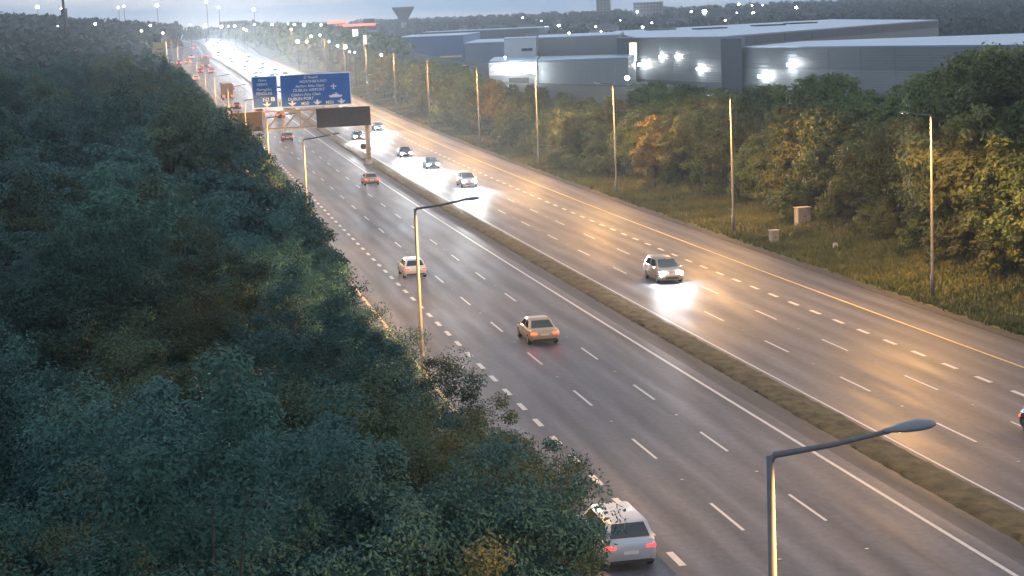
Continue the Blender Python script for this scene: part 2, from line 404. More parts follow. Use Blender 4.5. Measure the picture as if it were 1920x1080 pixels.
# ------------------------------------------------------------------ trees
def crown_arrays(seed, rx, rz, zc, nclump, per, leaf, shell=.62, clump_r=.75, lumpy=.25):
    r = np.random.RandomState(seed)
    d = r.normal(size=(nclump, 3)); d /= np.linalg.norm(d, axis=1)[:, None]
    d[:, 2] = np.where(d[:, 2] < -.55, -d[:, 2]*.5, d[:, 2]); 
    lob = 1+lumpy*np.sin(d[:, 0]*4.1+seed)*np.cos(d[:, 1]*3.7-seed*1.3)+lumpy*.7*np.sin(d[:, 2]*5+d[:, 0]*2+seed*.7)
    rad = (shell+(1-shell)*r.rand(nclump)**.5)*lob
    c = d*rad[:, None]*np.array([rx, rx, rz])+np.array([0, 0, zc])
    n = nclump*per
    cr_ = clump_r*(.6+.8*r.rand(nclump))
    off = r.normal(size=(n, 3)); off /= np.linalg.norm(off, axis=1)[:, None]; off *= (r.rand(n)**.45)[:, None]*np.repeat(cr_, per)[:, None]*np.array([1, 1, .75])
    p = np.repeat(c, per, 0)+off
    nrm = off/np.maximum(np.linalg.norm(off, axis=1), 1e-6)[:, None]*.6+np.repeat(d, per, 0)*.35+r.normal(size=(n, 3))*.55+np.array([0, 0, .35])
    nrm /= np.linalg.norm(nrm, axis=1)[:, None]
    a = np.cross(nrm, r.normal(size=(n, 3))); a /= np.linalg.norm(a, axis=1)[:, None]; b = np.cross(nrm, a)
    L = leaf*(.65+.7*r.rand(n))[:, None]; w = L*.42
    V = np.stack([p-a*L*.5, p+b*w*.5-nrm*w*.12, p+a*L*.5, p-b*w*.5-nrm*w*.12], 1).reshape(-1, 3)
    return V, c
def leaf_mesh(name, V, m):
    n = len(V)//4; me = bpy.data.meshes.new(name)
    me.vertices.add(len(V)); me.vertices.foreach_set('co', V.astype(np.float32).ravel())
    me.loops.add(n*4); me.loops.foreach_set('vertex_index', np.arange(n*4, dtype=np.int32))
    me.polygons.add(n); me.polygons.foreach_set('loop_start', np.arange(0, n*4, 4, dtype=np.int32)); me.polygons.foreach_set('loop_total', np.full(n, 4, np.int32))
    me.materials.append(m); me.update(); me.validate(); return me
def trunk_mesh(name, seed, H, zc, r0, centers, nlimb=11):
    r = random.Random(seed); b = MB()
    p = [(0, 0, -.6)]; x = y = 0
    for k in range(1, 6):
        x += r.uniform(-.12, .12); y += r.uniform(-.12, .12); p.append((x, y, zc*.72*k/5))
    b.tube(p, [r0, r0*.82, r0*.66, r0*.48, r0*.28, r0*.08], 7)
    for c in r.sample(list(map(tuple, centers)), nlimb):
        k = r.randint(2, 4); q = Vector(p[k]); e = Vector(c); m_ = q.lerp(e, .5)+Vector((0, 0, -.15*(e-q).length*.4))
        b.tube([q, m_, e], [r0*.34, r0*.2, r0*.05], 5)
    return b.mesh(name, BARK, True)
def tree_proto(kind, seed, H, rx, rz, nclump, per, leaf, m, clump_r=.75, shell=.62, lumpy=.25):
    zc = H-rz*1.02; V, c = crown_arrays(seed, rx, rz, zc, nclump, per, leaf, shell, clump_r, lumpy)
    return trunk_mesh('trunk', seed, H, zc, .035*H*.6, c), leaf_mesh('crown', V, m)
TL = [tree_proto('l', 11, 8.6, 3.0, 3.6, 210, 120, .24, LEAF_L, .62),
      tree_proto('l', 12, 9.6, 2.8, 4.3, 210, 120, .22, LEAF_L, .6, lumpy=.32),
      tree_proto('l', 13, 7.4, 3.2, 3.1, 210, 120, .25, LEAF_L, .66),
      tree_proto('l', 14, 8.2, 2.5, 3.6, 170, 120, .23, LEAF_L, .58, lumpy=.38)]
TN = [tree_proto('l', 11, 8.6, 3.0, 3.6, 310, 300, .098, LEAF_L, .5),
      tree_proto('l', 12, 9.6, 2.8, 4.3, 310, 300, .095, LEAF_L, .48, lumpy=.32),
      tree_proto('l', 13, 7.4, 3.2, 3.1, 310, 300, .1, LEAF_L, .52),
      tree_proto('l', 14, 8.2, 2.5, 3.6, 260, 300, .095, LEAF_L, .46, lumpy=.38)]
TR = [tree_proto('r', 21, 9.0, 3.4, 4.2, 150, 85, .36, LEAF_R, .75),
      tree_proto('r', 22, 10.6, 3.6, 5.0, 170, 85, .36, LEAF_R, .8, lumpy=.34),
      tree_proto('r', 23, 7.4, 3.2, 3.5, 140, 85, .34, LEAF_R, .7)]
TO = [tree_proto('o', 31, 7.6, 2.4, 3.5, 120, 80, .34, LEAF_O, .62, lumpy=.3)]
BU = [tree_proto('b', 41, 3.0, 1.8, 1.5, 60, 80, .28, LEAF_R, .5), tree_proto('b', 42, 2.1, 1.5, 1.05, 50, 70, .26, LEAF_R, .45)]
NT = {}
def plant(name, pair, x, y, s, label, cat, group, rz=None, z=None, sz=None, leaf=None):
    zz = ground(x, y) if z is None else z
    t = thing(name, label, cat, (x, y, zz), RNG.uniform(0, 6.28) if rz is None else rz, group)
    t.scale = (s, s, s*(sz or RNG.uniform(.93, 1.08)))
    obj('trunk', pair[0], t); c_ = obj('crown', pair[1], t)
    if leaf: c_.material_slots[0].link = 'OBJECT'; c_.material_slots[0].material = leaf
    NT[group] = NT.get(group, 0)+1
    return t
# edge of the wood against the road: where its outline stands in the photograph
EDGE = [(1190, 1200), (1160, 1080), (1110, 960), (1070, 870), (985, 790), (930, 740), (870, 705), (800, 672), (752, 656), (712, 640), (685, 605), (662, 570), (648, 535), (650, 490), (638, 460), (596, 415), (530, 340), (472, 270), (395, 190), (340, 135), (300, 112), (270, 100), (230, 90)]
EY = np.array([q[1] for q in EDGE][::-1], float); EX = np.array([q[0] for q in EDGE][::-1], float)
def edge_x(y): return np.interp(y, EY, EX)
SAMP = []
for pr_ in TL+TN:
    co = np.empty(len(pr_[1].vertices)*3, np.float32); pr_[1].vertices.foreach_get('co', co); SAMP.append(co.reshape(-1, 3)[::53])
def overhang(u, v, i, s, rz):
    q = SAMP[i+(4 if u*u+v*v < 85**2 else 0)]*s; c_, s_ = math.cos(rz), math.sin(rz); x0, y0 = uv2xy(u, v)
    X = np.stack([q[:, 0]*c_-q[:, 1]*s_+x0, q[:, 0]*s_+q[:, 1]*c_+y0, q[:, 2]+float(ground_uv(u, v))], -1)
    px, py, d = project(X); return np.percentile(px-edge_x(py), 99.3)
def front_v(u, i, s, rz, hi=9.0):
    a, b = -70.0, hi
    if overhang(u, hi, i, s, rz) < 0: return hi
    for _ in range(22):
        m = (a+b)/2
        if overhang(u, m, i, s, rz) > 0: b = m
        else: a = m
    return a
LBL = ['rounded dark green tree in the roadside wood', 'taller dark green tree in the roadside wood', 'low spreading green tree in the roadside wood', 'narrow ragged green tree in the roadside wood']
spots_l = []
u = 20.0
while u < 560:
    i = RNG.choice([0, 1, 2, 3, 3]); s = RNG.uniform(.8, 1.02); rz = RNG.uniform(0, 6.28)
    v = front_v(u, i, s, rz)+RNG.uniform(-.5, .3)
    spots_l.append((u, v, i, s, rz)); u += RNG.uniform(3.0, 4.2) if u < 150 else RNG.uniform(5, 7.5)
nfront = len(spots_l)
def fv_at(u): return min(spots_l[:nfront], key=lambda q: abs(q[0]-u))[1]
u = 16.0
while u < 330:
    st = 5.0 if u < 110 else (7.0 if u < 200 else 9.5)
    vv = fv_at(u)-2.6; vmin = -.30*u-22
    while vv > vmin:
        uu_, v_ = u+RNG.uniform(-1.6, 1.6), vv+RNG.uniform(-1.5, .8); rz = RNG.uniform(0, 6.28)
        i, s = RNG.choice([0, 0, 1, 2, 3]), RNG.choice([RNG.uniform(.7, 1.0), RNG.uniform(.95, 1.3)])*(1.0 if u < 110 else 1.12)
        x, y = uv2xy(uu_, v_); px, py, d = project((x, y, float(ground_uv(uu_, v_))+7))
        mg = 5.5*FOC/max(d, 5)
        if d > 14 and -mg < px < 1920 and py < 1080+mg:
            if u < 140 or vv > fv_at(u)-18: v_ = min(v_, front_v(uu_, i, s, rz))
            spots_l.append((uu_, v_, i, s, rz))
        vv -= st*RNG.uniform(.9, 1.15)
    u += st*.93
for (u, v, i, s, rz) in spots_l:
    x, y = uv2xy(u, v); near = math.hypot(x, y) < 85
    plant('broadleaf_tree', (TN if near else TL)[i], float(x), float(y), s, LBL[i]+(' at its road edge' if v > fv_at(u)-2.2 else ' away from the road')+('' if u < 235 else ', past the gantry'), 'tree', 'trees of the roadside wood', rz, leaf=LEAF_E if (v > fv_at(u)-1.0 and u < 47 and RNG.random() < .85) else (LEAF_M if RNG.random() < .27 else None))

# trees on the right bank
RB = ['dense green tree on the grassy bank', 'tall dark tree at the back of the bank', 'low bushy tree at the foot of the bank']
HR = [9.0, 10.6, 7.4]
TOPX = (560, 600, 640, 690, 745, 800, 860, 890, 905, 945, 975, 1010, 1040, 1100, 1150, 1200, 1300, 1400, 1480, 1520, 1560, 1600, 1625, 1650, 1700, 1920, 2300)
TOPY = (96, 100, 106, 112, 112, 112, 118, 132, 152, 164, 188, 200, 182, 192, 182, 156, 158, 164, 154, 136, 130, 165, 190, 172, 140, 80, 40)
def where(u):
    return 'beside the cabinets' if 132 < u < 160 else 'before the gantry' if u < 235 else 'level with the gantry' if u < 275 else 'beyond the gantry'
def top_scale(i, x, y, lo=.45, hi=1.45, slack=30, HH=HR):
    px, py, d = project((x, y, 8.0)); yt = np.interp(px, TOPX, TOPY)+RNG.uniform(0, slack)*min(1, 150/d)
    zt_ = along(float(px), float(yt), float(d)).z; return float(np.clip((zt_-ground(x, y))/(HH[i]*1.05), lo, hi))
u = 62.0
while u < 640:
    far = u > 300
    for row, (v, c) in enumerate(((57.2, 2), (62.0, 0), (68.0, 1))):
        i = RNG.choice([c, c, 0]); uu_, v_ = u+RNG.uniform(-2.2, 2.2), v+RNG.uniform(-1.2, 1.2)-4.6*float(sst(165, 235, u))
        x, y = map(float, uv2xy(uu_, v_)); px, py, d = project((x, y, 6))
        if px > 2250: continue
        s = top_scale(i, x, y)
        if row == 0: s *= RNG.uniform(.6, .9)
        plant('verge_tree', TR[i], x, y, s, RB[i]+' '+where(u), 'tree', 'trees on the right bank', sz=1.0)
    u += RNG.uniform(4.4, 6.0) if not far else RNG.uniform(6.5, 9)
for (px, py, s) in ((905, 262, 1.15), (778, 205, 1.05), (1195, 350, .9), (560, 132, .8), (1010, 300, .6)):
    d_ = ray(px, py); t_ = (0-EYE)/d_[2]; x, y = d_[0]*t_, d_[1]*t_
    uq, vq = xy2uv(x, y); x, y = map(float, uv2xy(uq*.995, 52.6)); s = min(s, top_scale(0, x, y, .3, 1.5, 0, [7.6]))
    plant('autumn_tree', TO[0], float(x), float(y), s, 'yellowing tree glowing orange in the lamp light on the bank', 'tree', 'yellowing trees on the bank')
r2 = random.Random(5)
u = 84.0
while u < 330:
    if r2.random() < .8:
        x, y = uv2xy(u, r2.uniform(54, 56.3)-4.2*float(sst(165, 235, u))); plant('verge_bush', BU[r2.randint(0, 1)], float(x), float(y), r2.uniform(.7, 1.25), 'low leafy bush on the grass below the bank trees', 'bush', 'bushes along the right bank')
    u += r2.uniform(3, 6)
for (px, py, s) in ((1880, 530, 1.0), (935, 250, .9)):
    d_ = ray(px, py); t_ = (0-EYE)/d_[2]; x, y = d_[0]*t_, d_[1]*t_
    plant('verge_bush', BU[0], x, y, s, 'low leafy bush on the grass below the bank trees', 'bush', 'bushes along the right bank')

# grass tufts on the right verge and median (uncountable)
def tufts(name, n, ufun, vfun, m, h0, label, base=0.0):
    r = np.random.RandomState(len(name)); u_ = ufun(r, n); v_ = vfun(r, n)
    x, y = uv2xy(u_, v_); z = ground_uv(u_, v_)+base
    P0 = np.stack([x, y, z], -1); k = 4
    P0 = np.repeat(P0, k, 0)+np.concatenate([r.normal(0, .12, (n*k, 2)), np.zeros((n*k, 1))], 1)
    a = r.rand(n*k)*6.28; w = .035+.05*r.rand(n*k); h = h0*(.5+r.rand(n*k)); ln = r.normal(0, .35, (n*k, 2))*h[:, None]
    dx = np.stack([np.cos(a)*w, np.sin(a)*w, np.zeros(n*k)], -1); tip = P0+np.concatenate([ln, h[:, None]], 1)
    V = np.stack([P0-dx, P0+dx, tip+dx*.3, tip-dx*.3], 1).reshape(-1, 3)
    tag(obj(name, leaf_mesh(name, V, m)), label, 'grass', kind='stuff')
BLADE = mat('grass_blades', (.085, .13, .032), .8, var=.45, vscale=.25, col2=(.17, .165, .05))
tufts('verge_grass_tufts', 42000, lambda r, n: 78+560*r.rand(n)**1.6, lambda r, n: 47+9*r.rand(n), BLADE, .26, 'rough unmown grass covering the right verge')

# distant woods: reads as one mass
def woods(name, n, fn, m, label, seed, hh=(5, 9)):
    r = np.random.RandomState(seed); P = []
    while len(P) < n:
        px, dep = fn(r); d = ray(px, 60)*dep; P.append((d[0], d[1], ground(d[0], d[1]), dep))
    P = np.array(P); k = 70
    base = np.repeat(P[:, :3], k, 0); H = np.repeat(hh[0]+(hh[1]-hh[0])*r.rand(n), k); rad = np.repeat(3+3*r.rand(n), k)
    o = r.normal(size=(n*k, 3)); o /= np.linalg.norm(o, axis=1)[:, None]; o *= (.55+.45*r.rand(n*k))[:, None]
    c = base+np.stack([o[:, 0]*rad, o[:, 1]*rad, H*.55+o[:, 2]*H*.45], -1)
    nr = o+r.normal(size=o.shape)*.5; nr /= np.linalg.norm(nr, axis=1)[:, None]
    a = np.cross(nr, r.normal(size=o.shape)); a /= np.linalg.norm(a, axis=1)[:, None]; b = np.cross(nr, a)
    L = (.9+1.1*r.rand(n*k))[:, None]
    V = np.stack([c-a*L, c+b*L*.8, c+a*L, c-b*L*.8], 1).reshape(-1, 3)
    tag(obj(name, leaf_mesh(name, V, m)), label, 'woods', kind='stuff')
def fn_left(r):
    dep = 330+900*r.rand()**1.6
    lim = 380 if dep < 620 else 300+ (dep-620)*.12
    return r.uniform(-120, max(60, edge_x(112)-40-(dep-330)*.02) if dep < 700 else 330), dep
woods('distant_wood', 1500, fn_left, LEAF_F, 'far dark wood spreading to the skyline left of the motorway', 51, (7, 11))
woods('skyline_woods', 1700, lambda r: (r.uniform(330, 2050), 1100+1300*r.rand()), LEAF_F, 'dark band of far trees and hedges along the skyline', 52, (5, 10))
woods('field_woods', 700, lambda r: (r.uniform(1480, 2100), 700+420*r.rand()), LEAF_F, 'dark belt of far trees behind the warehouse roofs', 54, (6, 10))
woods('verge_woods', 900, lambda r: (lambda u_, v_: (project((*uv2xy(u_, v_), 3))[0], project((*uv2xy(u_, v_), 3))[2]))(r.uniform(560, 1250), r.uniform(50, 85)), LEAF_R, 'far continuous belt of trees along the right verge', 53, (3.5, 6))

# ------------------------------------------------------------------ sign gantry
GU = 250.0
gt = thing('sign_gantry', 'steel truss gantry carrying two blue direction signs over the outbound lanes', 'gantry', W(GU, 0), heading(GU))
YEL = mat('gantry_paint', (.42, .36, .24), .55, .2, var=.15, vscale=3)
vl, vr, zb, zt = 9.0, 28.4, 5.55, 8.0
gy = 1.3
for v in (vl+.3, vr-.35):
    for y in (0, gy):
        c = MB().tube([(v, y, -.4), (v, y, zt)], [.24, .2], 10).build('column', YEL, gt, True)
        MB().tube([(v, y, -.5), (v, y, .55)], [.48, .44], 14).build('plinth', CONC, c)
for z in (zb, zt):
    for y in (0, gy): MB().box(vl, vr, y-.09, y+.09, z-.09, z+.09).build('chord', YEL, gt)
nb = 8; bw = (vr-vl)/nb
for k in range(nb+1):
    v = vl+k*bw
    for y in (0, gy): MB().box(v-.06, v+.06, y-.07, y+.07, zb+.1, zt-.1).build('upright', YEL, gt)
    for z in (zb, zt): MB().box(v-.05, v+.05, .1, gy-.1, z-.05, z+.05).build('cross_member', YEL, gt)
    if k < nb:
        a, b = (v+.1, zb+.1), (v+bw-.1, zt-.1)
        if k == nb-1: a, b = (v+.1, zt-.1), (v+bw-.1, zb+.1)
        for y in (0, gy): MB().bar((a[0], y, a[1]), (b[0], y, b[1]), .1).build('diagonal', YEL, gt)
MB().box(vl+.2, vr-.2, .12, gy-.12, zb+.11, zb+.15).build('walkway', mat('walkway_mesh', (.06, .055, .05), .8), gt)
MPAN = mat('message_panel', (.022, .022, .024), .6, var=.3, vscale=2)
MB().box(vl-.05, 13.4, -.42, -.16, zb-.1, zt+.1).build('message_panel', mat('brown_message_panel', (.055, .042, .03), .7, var=.3, vscale=1.5), gt)
mp1 = MB().box(20.9, vr+.05, -.42, -.16, zb-.1, zt+.1).build('message_panel', MPAN, gt)
for k in range(1, 8): MB().box(20.9+k*.94-.02, 20.9+k*.94+.02, -.44, -.421, zb, zt).build('panel_seam', DARK, mp1)
BLUE = mat('sign_blue', (.012, .12, .42), .45, var=.12, vscale=.8)
WHITE = mat('sign_white', (.8, .8, .78), .5)
WHITE_R = mat('sign_white_lit', (.85, .84, .8), .5)
def text(s, x, z, size, parent, name, m, shear=0.0, align='CENTER', y=-.55):
    cu = bpy.data.curves.new('t', 'FONT'); cu.body = s; cu.size = size; cu.align_x = align; cu.shear = shear; cu.extrude = .008; cu.offset = .004
    to = bpy.data.objects.new('t', cu); COL.objects.link(to)
    dg = bpy.context.evaluated_depsgraph_get(); me = bpy.data.meshes.new_from_object(to.evaluated_get(dg)); COL.objects.unlink(to); bpy.data.objects.remove(to)
    me.materials.clear(); me.materials.append(m)
    return obj(name, me, parent, (x, y, z), (math.pi/2, 0, 0))
def panel(v0, v1, z0, z1):
    p_ = MB().box(v0, v1, -.5, -.42, z0, z1).build('sign_panel', BLUE, gt)
    w = .11
    MB().box(v0, v1, -.53, -.501, z0, z0+w).box(v0, v1, -.53, -.501, z1-w, z1).box(v0, v0+w, -.53, -.501, z0+w, z1-w).box(v1-w, v1, -.53, -.501, z0+w, z1-w).build('border', WHITE, p_)
    for k in range(1, int((v1-v0)/2.2)+1):
        v = v0+(v1-v0)*k/(int((v1-v0)/2.2)+1); MB().box(v-.06, v+.06, -.415, -.1, zt+.1, z1-.3).build('bracket', YEL, p_)
    return p_
def arrow(v, z, par):
    b = MB(); pts = [(v, z-.33), (v+.62, z+.12), (v+.3, z+.12), (v+.13, z+.0), (v+.13, z+.38), (v-.13, z+.38), (v-.13, z+.0), (v-.3, z+.12), (v-.62, z+.12)]
    n = len(pts); b.v = [(x, -.501, zz) for x, zz in pts]+[(x, -.525, zz) for x, zz in pts]
    b.f = [tuple(range(n)), tuple(range(n, 2*n))[::-1]]+[(i, (i+1) % n, n+(i+1) % n, n+i) for i in range(n)]
    b.build('lane_arrow', WHITE, par)
p1 = panel(12.24, 15.76, 8.55, 12.95); p2 = panel(16.12, 25.9, 8.5, 13.0)
text('Doire', 13.7, 12.25, .46, p1, 'lettering', WHITE, .25); text('DERRY', 13.7, 11.66, .5, p1, 'lettering', WHITE)
text('Fionnghlas', 13.9, 10.98, .5, p1, 'lettering', WHITE, .25); text('FINGLAS', 13.9, 10.4, .56, p1, 'lettering', WHITE)
text('N2', 14.1, 9.5, .72, p1, 'lettering', WHITE)
MB().box(14.78, 15.3, -.525, -.501, 9.5, 10.02).build('junction_symbol', WHITE, p1); text('5', 15.04, 9.58, .45, p1, 'lettering', BLACK, y=-.535)
arrow(14.2, 9.05, p1)
text('Ó Thuaidh', 20.4, 12.36, .46, p2, 'lettering', WHITE, .25); text('NORTHBOUND', 20.7, 11.78, .52, p2, 'lettering', WHITE)
text('Aerfort Átha Cliath', 20.2, 11.18, .5, p2, 'lettering', WHITE, .25); text('DUBLIN AIRPORT', 20.1, 10.6, .56, p2, 'lettering', WHITE)
text('Calafort Átha Cliath', 19.6, 10.02, .5, p2, 'lettering', WHITE, .25); text('DUBLIN PORT', 18.9, 9.44, .56, p2, 'lettering', WHITE)
text('M50', 19.45, 8.74, .62, p2, 'lettering', WHITE); text('M50', 22.85, 8.74, .62, p2, 'lettering', WHITE)
for v in (17.68, 21.16, 24.5): arrow(v, 9.0, p2)
# aeroplane and ship symbols
b = MB(); x0, z0 = 23.5, 11.1
b.box(x0-.06, x0+.06, -.525, -.501, z0-.35, z0+.4); b.box(x0-.4, x0-.061, -.525, -.501, z0-.03, z0+.1); b.box(x0+.061, x0+.4, -.525, -.501, z0-.03, z0+.1); b.box(x0-.17, x0-.061, -.525, -.501, z0-.33, z0-.25); b.box(x0+.061, x0+.17, -.525, -.501, z0-.33, z0-.25)
b.build('aeroplane_symbol', WHITE, p2)
b = MB(); x0, z0 = 23.7, 9.75; hull = [(x0-.95, z0+.14), (x0-.75, z0-.16), (x0+.75, z0-.16), (x0+1.0, z0+.14)]
b.v = [(x, -.501, z) for x, z in hull]+[(x, -.525, z) for x, z in hull]; b.f = [(0, 1, 2, 3), (7, 6, 5, 4)]+[(i, (i+1) % 4, 4+(i+1) % 4, 4+i) for i in range(4)]
b.box(x0-.45, x0+.5, -.525, -.501, z0+.145, z0+.3); b.box(x0+.0, x0+.2, -.525, -.501, z0+.301, z0+.5)
b.build('ship_symbol', WHITE, p2)

# pair of round signs on a post in the median
rs = thing('round_sign_post', 'short median post with two round signs set back to back', 'road sign', W(264, 29.2), heading(264))
MB().tube([(0, 0, -.3), (0, 0, 2.5)], [.05, .05], 8).build('post', GALV, rs, True)
for nm, x, y, z, m in (('sign_back', -.38, .06, 1.45, DARK), ('sign_face', .38, -.08, 1.1, mat('sign_red', (.45, .05, .04), .5))):
    q = MB().tube([(x, y, z), (x, y-.03, z)], [.45, .45], 20).build(nm, m, rs)
    if nm == 'sign_face': MB().tube([(x, y-.031, z), (x, y-.04, z)], [.34, .34], 20).build('disc', WHITE, q)

# ------------------------------------------------------------------ verge cabinets
def cabinet(px, py, w, d, h, label, door=True, name='roadside_cabinet'):
    dd = ray(px, py); t_ = (0.6-EYE)/dd[2]; x, y = dd[0]*t_, dd[1]*t_; u_, v_ = xy2uv(x, y)
    t = thing(name, label, 'cabinet', (x, y, float(ground_uv(u_, v_))-.1), heading(u_)+.12)
    MB().box(-w/2, w/2, -d/2, d/2, .12, h).build('body', CONC, t, bevel=.03)
    MB().box(-w/2-.08, w/2+.08, -d/2-.08, d/2+.08, -.3, .119).build('plinth', CONC, t)
    MB().box(-w/2-.05, w/2+.05, -d/2-.05, d/2+.05, h+.002, h+.07).build('lid', mat('cabinet_lid', (.42, .4, .37), .8), t)
    if door:
        for k in (-1, 1):
            dr = MB().box(k*w*.24-w*.21, k*w*.24+w*.21, -d/2-.025, -d/2-.003, .25, h-.12).build('door', mat('cabinet_door', (.33, .31, .27), .6), t)
            MB().box(k*w*.06-.02, k*w*.06+.02, -d/2-.06, -d/2-.026, h*.5, h*.5+.14).build('handle', DARK, dr)
cabinet(1505, 411, 1.25, .8, 1.55, 'large pale roadside cabinet with two doors under the bank trees')
cabinet(1451, 431, .7, .55, 1.2, 'slim pale roadside cabinet standing alone on the grass', True)
t = MB(); 
dd = ray(1566, 441); t_ = (.8-EYE)/dd[2]; x, y = dd[0]*t_, dd[1]*t_
t = thing('marker_stone', 'small white marker stone in the verge grass', 'marker', (x, y, ground(x, y)-.1))
MB().prism([(-.2, -.12), (.2, -.12), (.2, .12), (-.2, .12)], -.2, .6).build('stone', mat('white_stone', (.6, .58, .54), .9, var=.2), t, bevel=.05)

# ------------------------------------------------------------------ vehicles
HL = mat('headlight_lens', (.9, .9, .9), .2, emit=(.93, .96, 1), es=420)
HLF = mat('headlight_lens_far', (.9, .9, .9), .2, emit=(.93, .96, 1), es=420)
TLB = mat('brake_light', (.7, .05, .02), .3, emit=(1, .014, .004), es=14)
TLR = mat('tail_light', (.5, .03, .02), .3, emit=(1, .035, .01), es=6)
TLN = mat('tail_light_near', (.5, .03, .02), .3, emit=(1, .035, .03), es=1.9)
TLD = mat('tail_light_dim', (.4, .03, .03), .3, emit=(1, .06, .04), es=1.6)
PLATE = mat('number_plate', (.75, .75, .7), .5)
def paint(name, col, rough=.3): return mat('car_paint_'+name, col, rough, .25, spec=.6)
def section_ring(y, hw, z0, z1, crown=.03, tuck=.06):
    zm = z0+(z1-z0)*.45
    half = [(hw*.80, z0), (hw-.02, z0+.10), (hw, zm), (hw-.02, z1-.12), (hw-tuck-.03, z1-.02), (hw*.5, z1+crown*.7), (0, z1+crown)]
    left = [(-x, z) for x, z in half[:-1]][::-1]
    return [(x, y, z) for x, z in half+left]
def loft(rings):
    b = MB(); n = len(rings[0])
    for r in rings: b.v += r
    for i in range(len(rings)-1):
        for k in range(n): b.f.append((i*n+k, i*n+(k+1) % n, (i+1)*n+(k+1) % n, (i+1)*n+k))
    b.f += [tuple(range(n)), tuple((len(rings)-1)*n+k for k in range(n))[::-1]]
    return b
WHEELS = {}
def wheel_meshes():
    if WHEELS: return WHEELS
    b = MB(); n = 20; pr = [(-.10, .20), (-.11, .29), (-.08, .325), (.08, .325), (.11, .29), (.10, .20)]
    for x, r in pr: b.v += [(x, r*math.cos(2*math.pi*k/n), r*math.sin(2*math.pi*k/n)) for k in range(n)]
    for i in range(len(pr)-1): b.f += [(i*n+k, i*n+(k+1) % n, (i+1)*n+(k+1) % n, (i+1)*n+k) for k in range(n)]
    WHEELS['tyre'] = b.mesh('wheel', BLACK, True)
    b = MB().tube([(-.09, 0, 0), (.09, 0, 0)], [.205, .205], 16)
    WHEELS['rim'] = b.mesh('rim', mat('alloy', (.45, .45, .46), .35, .8))
    return WHEELS
SPECS = {  # length, width, height, hood z, belt z, tail z, windscreen base y, roof front y, roof rear y, rear glass base y
    'hatch': (4.1, 1.78, 1.48, .92, .96, .98, 1.05, .25, -1.55, -1.95),
    'sedan': (4.6, 1.80, 1.44, .90, .94, .98, 1.15, .35, -.95, -1.65),
    'mpv':   (4.6, 1.86, 1.72, 1.05, 1.10, 1.10, 1.45, .65, -1.85, -2.2),
    'van':   (4.9, 1.92, 1.90, 1.12, 1.20, 1.20, 1.75, 1.05, -2.3, -2.4),
}
